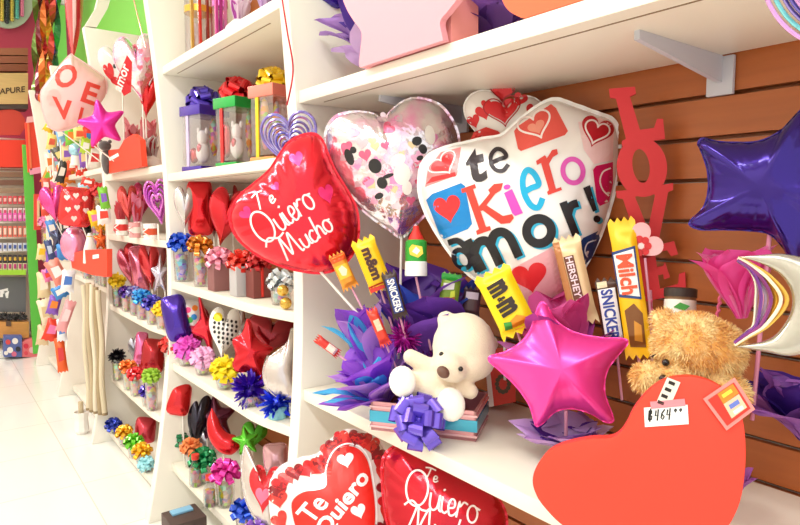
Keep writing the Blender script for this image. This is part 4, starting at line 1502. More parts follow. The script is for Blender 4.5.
# top shelf
def tube_gift(label, px, X, zs, wpx, ytop, cols, cap_, seed):
    X = inbay(px, X, wpx)
    p = col(px, X, zs)
    s = proj(p)[2] / F
    r = wpx * s / 2
    h = max(.05, P(px, ytop, X=X).z - zs)
    rt = thing('gift_tube', label, 'gift', p, 'wrapped gifts on the top shelf of the second bay')
    mk('tube', lathe([(r, 0), (r, h)], 20), mat('#f2eef2', 'clear'), rt)
    mk('band', lathe([(r * 1.03, h * .62), (r * 1.03, h * .7)], 20), mat(cap_, 'ribbon'), rt)
    mk('band', lathe([(r * 1.03, 0.001), (r * 1.03, h * .05)], 20), mat(cap_, 'ribbon'), rt)
    for i, c in enumerate(cols):
        a = -2.4 + i * .55
        mk('ribbon_strip', box(r * 1.03 * math.cos(a), r * 1.03 * math.sin(a), h * .5, .008, .012, h * .98), mat(c, 'ribbon'), rt, False)
    mk('plush_toy', join(ball((-.3 * r, -.3 * r, h * .25), r * .45, r * .45, h * .12), ball((-.3 * r, -.3 * r, h * .4), r * .35, r * .35, h * .09)), mat('#f8efe8', 'plush'), rt)


tube_gift('clear gift tube with gold bands, red ribbon and a white toy on the top shelf', 200, .76, Z21, 27, -18, ['#c9a23c', '#e2402b', '#a8443a', '#c8506a'], '#e8b23a', 1)
tube_gift('narrow clear gift tube with magenta ribbons beside the gold banded one', 221, .78, Z21, 15, -25, ['#d84fb0', '#c23fa0', '#e88ad0'], '#d86fc0', 2)
for i, (px, r, h, c1, c2, lb) in enumerate(((240, 15, 55, '#f4ddee', '#c04fb4', 'pale pink wrapped gift bundle in the middle of the high shelf'), (266, 14, 50, '#d8b8e4', '#8a3fa8', 'lilac wrapped gift bundle near the right end of the high shelf'))):
    p = col(px, .77, Z21)
    s = proj(p)[2] / F
    rt = thing('wrapped_bundle', lb, 'gift', p, 'wrapped gifts on the top shelf of the second bay')
    mk('bundle', lathe([(r * .8 * s, 0), (r * s, r * .5 * s), (r * .9 * s, r * 1.2 * s), (r * .35 * s, r * 1.7 * s)], 16), mat('#fbeef4', 'plush'), rt)
    mk('wrap', xf(tissue_geo(8, r * s, h * s, 60 + i, .8, .5), Matrix.Translation(V((0, 0, r * .5 * s)))), mat(c1, 'tissue'), rt, 60)
    mk('inner_wrap', xf(tissue_geo(6, r * .9 * s, h * .9 * s, 70 + i, .8, .3), Matrix.Translation(V((0, 0, r * .5 * s)))), mat(c2, 'tissue'), rt, 60)

# third shelf
fb('clear silvery heart balloon at the left end of the third shelf', HEART, 185, 208, 20, 38, .80, '#d9d4d4', Z23, 0)
TALL = [(x * (.82 + .18 * abs(y)), y) for x, y in SQUARE]
fb('tall red balloon over the orange bow', TALL, 200, 208, 24, 48, .76, '#e5202c', Z23, 2)
fb('red balloon with silver top beside the red script heart', HEART, 226, 218, 34, 52, .76, '#d81f2e', Z23, -12)
fb('dark red balloon tucked behind the red script heart', HEART, 250, 222, 34, 44, .86, '#9c1a2a', Z23, 15)
fb('silver foil top poking over the red balloon above the pink bow', STAR, 222, 200, 20, 24, .82, '#d8c8cc', Z23, 10)
giftcup(181, 243, 12, .715, Z23, '#1a50d0', 'small clear cup with cobalt blue bow at the left end of the third shelf', cup='clear', cr=.6)
giftcup(200, 246, 12, .70, Z23, '#d8801c', 'small clear cup with orange gold bow beside the cobalt blue one', cup='clear', cr=.6)
giftcup(219, 259, 13, .71, Z23, '#f29ab4', 'brown gift carton with pale pink and white bow on the third shelf', cup='paper', cupc='#8a5a58', square=True, cr=.62)
giftcup(241, 262, 13, .715, Z23, '#e8382c', 'grey gift carton with scarlet bow under the red script heart', cup='paper', cupc='#b8b4b4', square=True, cr=.62)
giftcup(258, 264, 12, .74, Z23, '#b81a22', 'dark gift carton with crimson bow and red ribbon band under the red script heart', cup='paper', cupc='#7a3a34', square=True, cr=.7, topc='#d8281f')
giftcup(281, 282, 14, .73, Z23, '#cfd6da', 'cup of gold balls with silver bow at the right end of the third shelf', cup='clear', cr=.7, fillc='#c9a03c')
rt = None
for px, py, r, lb in ((283, 305, 5.5, 'upper gold ball below the silver bow'), (286, 315, 5.5, 'lower gold ball resting on the shelf below the silver bow')):
    p = P(px, py, X=.70)
    p.z = max(p.z, Z23 + .015) if False else (Z23 + .0155 if py > 310 else Z23 + .046)
    tag(mk('gold_ball', mv(ball((0, 0, 0), .015, nu=16, nv=10), *p), mat('#d8b04a', 'foil')), lb, 'ball', 'gold balls on the third shelf')
# fourth shelf
fb('violet foil balloon at the left end of the fourth shelf', SQUARE, 176, 318, 22, 40, .76, '#4a2aa0', Z24, 12)
rt, fr, dm = fb('small grey square balloon with bright flower prints on the fourth shelf', SQUARE, 191, 315, 20, 26, .77, '#e8e4e2', Z24, -14, kind='whitefoil')
for x, y, h in ((188, 310, '#e8347a'), (194, 317, '#2f8fd8'), (190, 320, '#3fae4a'), (195, 308, '#f08a2c'), (186, 317, '#d83a3a')):
    decal('flower_print', poly2d(shape(ROUND, x, y, 6, 6)), fr, dm.h, mat(h, 'print'), rt)
fb('narrow red foil balloon between the flower print and dotted balloons', star_unit(4, .45, 90), 206, 328, 24, 58, .75, '#e8283a', Z24, 12)
rt, fr, dm = fb('white heart balloon covered in black dots on the fourth shelf', HEART, 224, 334, 28, 46, .73, '#f3efec', Z24, -6, kind='whitefoil')
g = []
for i in range(6):
    for j in range(8):
        x, y = 214 + i * 4.4 + (j % 2) * .6, 318 + j * 4.6 + i * .8
        u, v = fr.uv(x, y)
        du, dv = u - dm.c[0], v - dm.c[1]
        if math.hypot(du, dv) < .86 * dm.R(math.atan2(dv, du)):
            g.append(poly2d(shape(ROUND, x, y, 2.6, 3.2)))
decal('dot_print', join2(*g), fr, dm.h, mat('#262325', 'print'), rt)
decal('flower_print', poly2d(shape(ROUND, 218, 317, 9, 9)), fr, dm.h, mat('#f4d81f', 'print'), rt, .002)
o = [(247, 320), (251, 323), (255, 335), (262, 343), (271, 347), (272, 350), (266, 356), (263, 364), (264, 378), (262, 382), (255, 376), (247, 372), (237, 371), (233, 364), (236, 354), (233, 343), (235, 338), (242, 334)]
foil('red star balloon in the middle of the fourth shelf', spline(o, 90), 251, 352, X=.71, c='#d81c2c', T=.4, zs=Z24, group=F2, rings=14, p=2, q=.72)
fb('dark red balloon behind the red star of the fourth shelf', HEART, 271, 336, 44, 36, .80, '#8c1522', Z24, -10)
o = [(291, 330), (297, 334), (297, 350), (294, 372), (297, 395), (290, 401), (276, 396), (266, 386), (263, 372), (267, 360), (276, 352), (286, 344)]
foil('silver balloon at the right end of the fourth shelf', spline(o, 96), 282, 370, X=.715, c='#d5cbc8', T=.4, zs=Z24, group=F2, rings=14)
giftcup(171, 345, 11, .72, Z24, '#e0332c', 'clear cup with red pull bow at the left end of the fourth shelf', cup='clear')
giftcup(187, 348, 13, .70, Z24, '#ee5fd0', 'clear cup with orchid pink tissue pompom on the fourth shelf', 'puff', cup='clear')
giftcup(203, 358, 12, .70, Z24, '#f8b8e0', 'clear cup with pale pink tissue pompom on the fourth shelf', 'puff', cup='clear')
giftcup(225, 370, 14, .695, Z24, '#f6dc14', 'clear cup with sunny yellow pompom below the dotted balloon', 'puff', cup='clear')
giftcup(250, 389, 18, .69, Z24, '#4a1fb8', 'cup with violet tinsel pompom below the red star', 'pom', cup='clear')
giftcup(277, 403, 17, .70, Z24, '#2440d8', 'turquoise cup with royal blue tinsel pompom at the shelf end', 'pom', cup='plain', cupc='#8fd0d8', cr=.55)
# fifth shelf
fb('small red square balloon at the left end of the lowest shelf', SQUARE, 178, 398, 22, 30, .78, '#d8262c', Z25, -8)
fb('black and violet foil balloon on the lowest shelf', HEART, 197, 420, 24, 56, .75, '#2f2a38', Z25, -6)
fr = Frame(P(225, 432, X=.72))
rt = thing('moon_balloon', 'red crescent moon balloon on the lowest shelf', 'balloon', fr.M, F2)
ou = spline([(212, 408), (207, 422), (209, 438), (218, 451), (231, 455), (241, 447)], 60, False)
inn = spline([(212, 408), (218, 418), (222, 427), (228, 433), (236, 436), (241, 447)], 60, False)
crescent(ou, inn, .32, 'crescent', mat('#dc1f2a', 'foil'), rt, fr)
a = fr.loc(P(224, 453, X=.72))
stick(rt, fr.I, fr.M @ a, V((max((fr.M @ a).x, .62), (fr.M @ a).y, Z25)))
fb('bright green foil balloon behind the red crescent moon', STAR, 246, 441, 24, 26, .76, '#5cc62f', Z25, 10)
o = [(245, 447), (251, 452), (256, 466), (268, 472), (279, 468), (286, 476), (286, 494), (280, 512), (270, 526), (258, 520), (248, 506), (243, 488), (242, 466)]
rt, fr, dm = foil('red and silver heart balloon beside the panel on the lowest shelf', spline(o, 104), 264, 490, X=.69, c='#d9cfcc', T=.36, zs=Z25, group=F2, rings=14)
decal('heart_print', heartpx(265, 490, 34, 50, -6), fr, dm.h, mat('#dc2a34', 'satin'), rt)
decal('heart_print', heartpx(262, 497, 14, 18, -6), fr, dm.h, mat('#ee7a9c', 'satin'), rt, .002)
fb('pale pink foil balloon at the right end of the lowest shelf', SQUARE, 276, 458, 22, 26, .80, '#e2b0bc', Z25, 5)
giftcup(180, 436, 11, .715, Z25, '#127a4c', 'sweets cup with dark green bow at the left end of the lowest shelf', cup='clear', fillc='#e0882c')
giftcup(191, 447, 10, .70, Z25, '#f08a4c', 'sweets cup with orange tissue puff next to the dark green bow', 'puff', cup='clear', fillc='#e8a02c')
giftcup(203, 460, 13, .69, Z25, '#0f8a50', 'sweets cup with emerald green bow on the lowest shelf', cup='clear', fillc='#c03a4a')
giftcup(225, 472, 14, .685, Z25, '#ee3fb4', 'sweets cup with hot pink pompom bow on the lowest shelf', 'bow', cup='clear', fillc='#d8b23a')
giftcup(245, 510, 14, .66, Z25, '#1f4fd0', 'sweets cup with blue bow below the red and silver heart', cup='clear', fillc='#e88a2c')
giftcup(258, 532, 14, .66, Z25, '#8a5ac8', 'cup with lavender bow at the bottom edge beside the panel', cup='clear')
for px, X, h, lb in ((196, .66, 30, 'clear bottle of sweets standing under the emerald green bow'), (210, .645, 30, 'clear bottle of mixed sweets right of the one under the emerald bow')):
    p = col(px, X, Z25)
    s = proj(p)[2] / F
    rt = thing('sweet_bottle', lb, 'bottle', p, 'sweet bottles on the lowest shelf')
    mk('bottle', lathe([(6 * s, 0), (6.5 * s, 2 * s), (6 * s, h * .6 * s), (3.4 * s, h * .8 * s), (3.4 * s, h * s)], 16), mat('#f3f4f4', 'clear'), rt)
    mk('sweets', lathe([(5 * s, .001), (5.5 * s, 3 * s), (5 * s, h * .55 * s)], 14), mat('#c98a3a', 'candy'), rt)
    mk('cap', lathe([(3.8 * s, h * .9 * s), (3.8 * s, h * 1.06 * s)], 14), mat('#d83a2c'), rt)
# low things in front of the lowest shelf
p = P(184, 521, X=.55)
rt = thing('dark_box', 'dark box with a light blue lid strip on the floor by the second bay', 'box', (p.x, p.y, 0.0005))
hh = p.z + .02
mk('box', box(0, 0, hh / 2, .10, .10, hh), mat('#4a3a34'), rt, True, .004)
mk('lid_strip', box(0, .02, hh + .003, .06, .03, .006), mat('#7fb8d8'), rt, True, .001)

# ------------------------------------------------------------------ third bay
B3 = 'gift cups of the third bay'
F3 = 'foil balloons of the third bay'
Z31, Z32, Z33, Z34, Z35 = [z + .0006 for z, _ in ZS3]
rt, fr, dm = fb('small white and red heart balloon high above the coral heart board', HEART, 117, 66, 30, 40, .78, '#f1e4e0', Z31, 14, kind='whitefoil', group=F3)
decal('heart_print', join2(heartpx(110, 74, 10, 22, 20), heartpx(118, 82, 14, 12, 10), heartpx(122, 58, 8, 8, 0)), fr, dm.h, mat('#d8282f', 'print'), rt)
decal('figure_print', join2(poly2d(shape(ROUND, 117, 58, 7, 6)), poly2d(shape(ROUND, 115, 66, 4, 5))), fr, dm.h, mat('#3a3634', 'print'), rt)
rt, fr, dm = fb('silver white heart balloon with red banner print and pink hearts', HEART, 138, 70, 40, 62, .70, '#f0e9ea', Z31, 8, kind='irid', group=F3)
decal('heart_print', poly2d([(116, 82), (127, 55), (132, 62), (131, 92), (124, 96)]), fr, dm.h, mat('#d8242c', 'print'), rt)
decal('heart_print', join2(*[heartpx(x, y, 6, 6, 0) for x, y in ((140, 52), (147, 60), (140, 68), (148, 76), (140, 84), (136, 47), (151, 68))]), fr, dm.h, mat('#ea7a8e', 'print'), rt)
decal('lettering', text_px('amor', (121, 93), (9, -26), (-6, -4), .02), fr, dm.h, mat('#fbf4f2'), rt, .002)
fb('red foil heart beside the panel above the pink cellophane', HEART, 148, 98, 18, 38, .74, '#e02a30', Z31, -6, group=F3)
rt, fr, dm = fb('bright fuchsia star balloon on the near side of the white heart placard', STAR, 102, 124, 42, 42, .60, '#ec2fb0', 1.262, 12, kind='satin', group=F3)


def wrapb(label, px, X, zs, r, h, c1, c2, seed, core='#f3e9e4', group='cellophane bundles of the far bays'):
    X = inbay(px, X, r * 1.6)
    p = col(px, X, zs)
    s = proj(p)[2] / F
    rt = thing('wrapped_bundle', label, 'gift', p, group)
    mk('bundle', lathe([(r * .7 * s, 0), (r * s, r * .4 * s), (r * .9 * s, r * s), (r * .3 * s, r * 1.5 * s)], 14), mat(core, 'plush'), rt)
    mk('wrap', tissue_geo(8, r * 1.1 * s, h * s, seed, .7, .5), mat(c1, 'tissue'), rt, 60)
    mk('inner_wrap', tissue_geo(6, r * s, h * .9 * s, seed + 1, .7, .35), mat(c2, 'tissue'), rt, 60)


wrapb('pink cellophane bundle under the silver white heart balloon', 133, .76, Z31, 11, 58, '#eea0a8', '#d83a4a', 80)
wrapb('rose cellophane bundle next to the panel above the coral heart board', 150, .78, Z31, 12, 66, '#e88a94', '#f4c8cc', 82)
wrapb('grey and red cellophane bundle low beside the panel', 152, .72, Z31, 9, 36, '#c8b8b4', '#b8323a', 84)
p = P(106, 146, X=.64)
rt = thing('plush_toy', 'small dark grey plush toy below the fuchsia star', 'plush toy', (p.x, p.y, Z31))
hh = p.z - Z31
mk('body', join(ball((0, 0, hh * .45), .022, .022, hh * .5, nu=12, nv=8), ball((-.006, -.008, hh), .026, .026, .022, nu=12, nv=8), ball((-.02, 0, hh + .018), .008, nu=8, nv=6), ball((.012, -.02, hh + .018), .008, nu=8, nv=6)), mat('#5a5452', 'plush'), rt)


def board(label, outpx, X, z0, c, mark=None, th=.02, name='heart_board'):
    ys = [P(x, y, X=X) for x, y in outpx]
    y0 = sum(q.y for q in ys) / len(ys)
    rt = thing(name, label, 'heart board', (X, y0, z0))
    pts = [(q.y - y0, max(.0004, q.z - z0)) for q in ys]
    vs, fs = prism(pts, 0, th)
    mk('board', ([V((v.z, v.x, v.y)) for v in vs], fs), mat(c), rt, 50)
    if mark:
        m = [(P(x, y, X=X).y - y0, P(x, y, X=X).z - z0) for x, y in mark]
        vs, fs = prism(m, -.0015, .001)
        mk('price_sticker', ([V((v.z, v.x, v.y)) for v in vs], fs), mat('#fbf6f2'), rt, False)


board('coral board with a white sticker on the upper shelf below the fuchsia star', [(103, 156), (109, 150), (119, 149), (124, 140), (133, 134), (140, 140), (142, 167), (124, 171), (106, 174)], .645, Z31, '#ec4527', [(109, 158), (118, 153), (119, 156), (110, 161)])
wrapb('pink and red toy bundle at the left of the second level', 122, .74, Z32, 8, 40, '#d8505a', '#f08a9a', 86, '#c8303a')
wrapb('white and pink toy bundle with red wrap beside the magenta ring heart', 138, .74, Z32, 9, 46, '#e88aa8', '#d8303a', 88)


def mug(label, px, X, zs, w, h, c, bc):
    p = col(px, X, zs)
    s = proj(p)[2] / F
    rt = thing('gift_mug', label, 'mug', p, 'small mugs and boxes of the second level')
    mk('mug', lathe([(w * .45 * s, 0), (w * .5 * s, .002), (w * .5 * s, h * s), (w * .44 * s, h * s), (w * .4 * s, .006)], 18), mat(c), rt)
    mk('band', lathe([(w * .51 * s, h * .3 * s), (w * .51 * s, h * .7 * s)], 18), mat(bc), rt)
    mk('handle', tube([(w * .5 * s * math.cos(2.2) * 1.0, -w * .5 * s, h * s * .25), (w * -.75 * s, -w * .6 * s, h * s * .5), (w * .5 * s * math.cos(2.2), -w * .5 * s, h * s * .75)], .003, 6), mat(c), rt)


mug('white and red mug at the left end of the second level', 122, .67, Z32, 11, 16, '#f5efe8', '#d8302c')
mug('pink mug with pale band in the middle of the second level', 135, .66, Z32, 11, 15, '#e8a0a0', '#f4e4da')
mug('white mug with orange and red print under the magenta ring heart', 151, .66, Z32, 13, 16, '#fbf4ee', '#d8522c')
fb('rose pink foil heart on the third level', HEART, 129, 268, 18, 36, .76, '#e2708a', Z33, 10, group=F3)
fb('pink foil balloon with pale sheen in the middle of the third level', TALL, 139, 270, 16, 42, .74, '#e8809c', Z33, 8, group=F3)
fb('red foil heart on the third level', HEART, 150, 268, 18, 40, .75, '#d83a42', Z33, 6, group=F3)
fb('silver lilac foil balloon at the panel end of the third level', STAR, 160, 275, 16, 34, .74, '#cfc8dc', Z33, 0, group=F3)
giftcup(117, 281, 8, .655, Z33, '#f4d416', 'small cup with yellow pompom at the left end of the third level', 'puff')
giftcup(126, 292, 7, .66, Z33, '#5a35b0', 'small cup with violet bow beside the yellow pompom')
giftcup(134, 292, 7, .665, Z33, '#9a9ae0', 'small cup with lilac blue bow on the third level')
giftcup(142, 297, 9, .65, Z33, '#2f9ae8', 'small cup with sky blue bow on the third level')
giftcup(152, 303, 9, .65, Z33, '#4a3fb8', 'small cup with indigo bow on the third level')
giftcup(162, 309, 9, .65, Z33, '#f4cc1a', 'small cup with golden yellow pompom at the panel end of the third level', 'puff')
fb('silver lilac foil balloon high at the left of the fourth level', STAR, 125, 344, 16, 24, .78, '#cfc4d8', Z34, 0, group=F3)
fb('pink foil balloon on the fourth level', TALL, 141, 348, 12, 28, .74, '#f07ab4', Z34, -6, group=F3)
fb('dark red foil balloon at the panel end of the fourth level', SQUARE, 153, 356, 20, 30, .76, '#b8262f', Z34, -6, group=F3)
giftcup(117, 356, 8, .655, Z34, '#26232a', 'small cup with black tinsel pompom on the fourth level', 'pom')
giftcup(128, 367, 8, .65, Z34, '#f07a2c', 'small cup with orange bow on the fourth level')
giftcup(135, 374, 8, .64, Z34, '#e83038', 'small cup with red bow on the fourth level')
giftcup(151, 376, 9, .66, Z34, '#9cc83a', 'small cup with lime green tissue on the fourth level', 'puff')
giftcup(147, 391, 8, .63, Z34, '#4a2fb0', 'small cup with violet bow at the front of the fourth level')
fb('mixed blue and orange foil balloon at the back of the bottom level', STAR, 121, 404, 16, 20, .76, '#6aa0d8', Z35, 0, group=F3)
fb('pale blue foil balloon at the back of the bottom level', HEART, 132, 412, 14, 18, .76, '#8ac8e8', Z35, 0, group=F3)
fb('red foil balloon at the panel end of the bottom level', SQUARE, 145, 432, 18, 26, .74, '#c83a4a', Z35, -6, group=F3)
giftcup(113, 425, 8, .64, Z35, '#2440c0', 'small cup with royal blue bow at the left end of the bottom level', fillc='#c86a2c')
giftcup(124, 432, 8, .635, Z35, '#f4b41a', 'small cup with amber bow on the bottom level', fillc='#d8822c')
giftcup(134, 442, 9, .63, Z35, '#6acc2a', 'small cup with lime green bow on the bottom level', fillc='#b85a2c')
giftcup(142, 451, 9, .62, Z35, '#f4b818', 'small cup with marigold bow on the bottom level', fillc='#c8482c')
giftcup(146, 464, 8, .60, Z35, '#a8e4ec', 'small cup with pale aqua puff at the panel end of the bottom level', 'puff', fillc='#a83a2c')

# ------------------------------------------------------------------ fourth bay and beyond
F4 = 'things crowded on the far bays'
Z41, Z42 = ZS4[0][0] + .0006, ZS4[1][0] + .0006
o = [(41, 96), (46, 84), (68, 57), (76, 58), (98, 73), (106, 82), (104, 100), (92, 116), (74, 127), (56, 130), (46, 120)]
rt, fr, dm = foil('white square foil balloon with red heart outline and LOVE letters far down the aisle', spline(o, 99), 74, 94, X=.56, c='#f4c4c0', kind='whitefoil', T=.25, zs=1.3, group=F4)
for s_, a, b, c_ in (('O', (57, 91), (22, -8), (-4, -22)), ('E', (80, 101), (14, 5), (7, -20)), ('V', (54, 117), (20, 5), (-2, -21)), ('L', (77, 123), (9, 3), (4, -16))):
    decal('lettering', text_px(s_, a, b, c_, .03), fr, dm.h, mat('#e0483c', 'print'), rt)
decal('patch', poly2d(shape(ROUND, 54, 98, 14, 18)), fr, dm.h, mat('#f4b4b0', 'print'), rt, .0008)


def pouch(label, px, py, w, h, X, zs, c, c2=None, rot=0, name='sweet_pouch', cat='sweets', group=F4):
    q = P(px, py, X=X)
    fr = Frame(q, None, math.radians(rot))
    s = proj(q)[2] / F
    rt = thing(name, label, cat, fr.M, group)
    mk('pouch', [mv(wrapper_geo(h * s, w * s, w * s * .45, 10, 6), 0, -h * s / 2, 0)][0], mat(c, 'print'), rt, 50)
    if c2:
        mk('label_patch', prism([(x * w * s, y * h * s) for x, y in ((-.3, -.2), (.3, -.15), (.28, .2), (-.25, .22))], w * s * .2, w * s * .235), mat(c2, 'print'), rt, False)
    lo = q.z - h * s / 2
    if zs is not None and lo - zs > .01:
        stick(rt, fr.I, q - V((0, 0, h * s * .3)), V((q.x, q.y, zs)), .004)


pouch('yellow sweet pouch just under the white square balloon', 57, 121, 12, 12, .62, 1.3, '#f0c32c', '#b83a2c', 20)
pouch('light blue sweet pouch below the yellow pouch', 60, 133, 8, 18, .62, 1.3, '#8ac0e8', '#f4f0ea', 10)
pouch('yellow and white sweet pouch left of the blue one', 52, 142, 9, 16, .62, 1.3, '#e8d27a', '#d85a3a', -10)
pouch('dark sweet pouch hanging in the coloured cluster', 59, 155, 9, 16, .62, 1.3, '#5a5a52', '#e8d88a', 30)
pouch('lime green sweet pouch near the grey plush toy', 86, 146, 10, 16, .63, 1.3, '#b4d23a', '#f0f0e4', -10)
pouch('pale yellow pouch right below the white square balloon', 80, 134, 12, 14, .66, 1.3, '#f0dc8a', '#e8623a', 0)
pouch('black striped sweet pouch over the orange carton', 62, 172, 8, 22, .60, None, '#33302c', '#e8e0d0', -16)
pouch('orange carton on the upper far shelf', 66, 174, 16, 18, .66, None, '#ee8a2c', '#d8402c', 0)
pouch('small red lidded pouch beside the light blue globe sweet', 73, 166, 11, 10, .63, None, '#e8562c', '#fbf0e4', 0)
pouch('white pouch with orange mark left in the coloured cluster', 50, 162, 8, 18, .62, 1.3, '#f0e4d0', '#e0782c', 8)
p = P(76, 150, X=.64)
rt = thing('globe_sweet', 'light blue globe sweet jar under the white square balloon', 'sweets', p, F4)
mk('globe', ball((0, 0, 0), 7 * proj(p)[2] / F), mat('#a4d8ea', 'ribbon'), rt)
mk('base', lathe([(.03, -.08), (.024, -.03)], 14), mat('#f4ece0'), rt)
stick(rt, Matrix.Translation(-p), p - V((0, 0, .07)), V((p.x, p.y, Z41)), .004)
pouch('red and white striped pouch on the upper far shelf beside the coral board', 95, 158, 12, 22, .68, None, '#e8e0d8', '#d83a34', -8)
fb('fuchsia and white patterned foil balloon at the far left of the middle level', HEART, 54, 205, 24, 34, .58, '#ee4fa0', .73, 8, group=F4)
rt, fr, dm = fb('red patterned square balloon on the middle far level', SQUARE, 76, 207, 30, 34, .58, '#e23c3e', .73, -6, group=F4)
decal('heart_print', join2(*[heartpx(x, y, 6, 6) for x, y in ((67, 198), (76, 196), (85, 199), (68, 210), (77, 208), (86, 211), (74, 219))]), fr, dm.h, mat('#f8d8d4', 'print'), rt)
fb('round pale pink foil balloon under the red patterned one', ROUND, 74, 244, 24, 30, .58, '#ec9cc0', .73, 0, group=F4)
fb('dark foil balloon left of the pale pink one', STAR, 58, 238, 16, 30, .60, '#4a4f6a', .73, 0, group=F4)
fb('orange foil balloon in the middle level near the panel', STAR, 101, 240, 14, 20, .66, '#ee6a2c', .73, 0, group=F4)
giftcup(96, 205, 8, .64, Z42, '#f2cc2a', 'cup with yellow puff on the middle far level', 'puff', group=F4)
giftcup(103, 228, 7, .64, Z42, '#e8a82c', 'cup with amber puff beside the white cone bag', 'puff', group=F4)
giftcup(99, 190, 8, .66, Z42, '#d83a3a', 'cup with red puff at the top of the middle far level', 'puff', group=F4)
giftcup(86, 228, 8, .66, Z42, '#2f2c2c', 'cup with black puff beside the pale pink balloon', 'puff', group=F4)
giftcup(46, 222, 7, .60, Z42, '#f08ab8', 'cup with pink puff at the far end of the middle level', 'puff', group=F4)
q = P(90, 246, X=.60)
s = proj(q)[2] / F
rt = thing('cone_bag', 'white cone shaped bag standing on the coral board', 'bag', (q.x, q.y, q.z - 17 * s), F4)
mk('cone', lathe([(7 * s, 0), (6 * s, 14 * s), (1.5 * s, 30 * s)], 16), mat('#f1ece4', 'paper'), rt)
mk('tie', lathe([(2.6 * s, 25 * s), (2.6 * s, 27 * s)], 12), mat('#d8b84a'), rt)
o = [(70, 254), (84, 250), (107, 249), (107, 277), (92, 275), (72, 268)]
pts = [P(x, y, X=.575) for x, y in o]
y0 = sum(p.y for p in pts) / len(pts)
board('coral red board under the white cone bag far down the aisle', o, .575, min(p.z for p in pts), '#ea4a2e', [(93, 255), (99, 254), (99, 258), (93, 259)])
pouch('red and white pouch hanging under the dark foil balloon', 57, 272, 14, 26, .56, None, '#e88a7a', '#f4f0ee', 24)
pouch('white and blue pouch below the coral red board', 68, 281, 12, 22, .56, None, '#eef0f4', '#4a7ac8', -8)
pouch('dark blue pouch at the far end of the middle level', 50, 250, 7, 20, .57, None, '#3a4a7a', '#c8d4e8', 12)
# rolls
for i, (x0, x1, c) in enumerate(((82.5, 285, '#d9cbae'), (86.5, 283, '#b9a585'), (90.5, 284, '#e2d6bd'), (94.5, 287, '#a8926f'), (98, 290, '#d4c6a8'))):
    X = .56 + .01 * i
    a = P(x0 + 1, x1, X=X)
    pts = [V((a.x + .004 * math.sin(k * .8 + i), a.y, a.z * (1 - k / 12) + .17 * k / 12)) for k in range(13)]
    r_ = thing('paper_roll', ('pale beige', 'tan', 'cream', 'dark tan', 'light beige at the panel')[i] + ' upright roll hanging in the fourth bay', 'roll', pts[-1], 'upright rolls of the fourth bay')
    mk('sheet', [([v - pts[-1] for v in tube(pts, .012, 10)[0]], tube(pts, .012, 10)[1])][0], mat(c, 'paper'), r_)
    mk('end_ring', lathe([(.0125, -.0), (.0125, .012)], 10), mat('#8f7a58'), r_)
p = col(82, .56, 0)
rt = thing('paper_bag', 'crumpled white paper bag standing at the foot of the rolls', 'bag', (p.x, p.y, .0005), F4)
mk('bag', lathe([(.025, 0), (.034, .015), (.03, .07), (.036, .11), (.032, .11), (.02, .02)], 9), mat('#f6f2ea', 'paper'), rt, False)
mk('rolled_sheet', lathe([(.012, .02), (.012, .16)], 9), mat('#cdbb98', 'paper'), rt)
pouch('pink sheet of wrapping far down the aisle', 66, 316, 10, 32, .56, None, '#e8a0a4', '#f4d0d0', -20)
pouch('orange and red cone pouch near the floor far down the aisle', 61, 355, 9, 34, .56, None, '#e8622c', '#d83a3a', 4)
pouch('white and blue pouch above the orange cone pouch', 62, 330, 9, 22, .57, None, '#e8ecf2', '#5a8ad0', 0)
pouch('pale straw coloured pouch low beside the green post', 44, 285, 12, 26, .60, None, '#e6d2a4', '#f4ead0', 0)
pouch('cream straw pouch under the pale straw one', 46, 312, 12, 26, .60, None, '#efe0c0', '#dcc490', 10)
pouch('beige straw pouch lowest beside the green post', 43, 335, 11, 20, .60, None, '#dfc9a0', '#f0e2c4', -8)
for px, py, w, h, c, lb in ((52, 228, 9, 16, '#4a8ad0', 'blue small pouch between the fuchsia and dark balloons'), (44, 205, 7, 22, '#e0503a', 'red small pouch beside the fuchsia patterned balloon'), (66, 226, 8, 12, '#2c2a2c', 'black small pouch under the red patterned balloon'), (88, 182, 12, 8, '#e23a2c', 'flat red pouch on top of the middle far level'), (46, 185, 8, 14, '#d8624a', 'brick red pouch under the coloured cluster')):
    pouch(lb, px, py, w, h, .60, None, c, '#f4e8e0', R.uniform(-15, 15))
# ------------------------------------------------------------------ end wall
YE = 5.42
ST = 'far end rack goods'


def slab(name, label, cat, pts, Y, dep, c, kind='plain', group=None, marks=()):
    q = [P(x, y, Y=Y) for x, y in pts]
    c0 = sum(q, V()) / len(q)
    lo = min(p.z for p in q)
    rt = thing(name, label, cat, (c0.x, Y, lo), group)
    vs, fs = prism([(p.x - c0.x, p.z - lo) for p in q], 0, dep)
    mk('body', ([V((v.x, v.z, v.y)) for v in vs], [f[::-1] for f in fs]), mat(c, kind), rt, True, 0)
    for nm, mp, h, k in marks:
        m = [P(x, y, Y=Y) for x, y in mp]
        vs, fs = prism([(p.x - c0.x, p.z - lo) for p in m], -.006, .002)
        mk(nm, ([V((v.x, v.z, v.y)) for v in vs], [f[::-1] for f in fs]), mat(h, k), rt, False)
    return rt, c0, lo


def rect(x0, y0, x1, y1):
    return [(x0, y0), (x1, y0), (x1, y1), (x0, y1)]


struct('trim_2', box(.935, 5.95, 2.4, .16, .02, .8), mat('#7fd957'))
struct('trim_3', box(P(32.5, 250, Y=5.3).x, 5.32, .8, .06, .04, 1.55), mat('#62c94a'))
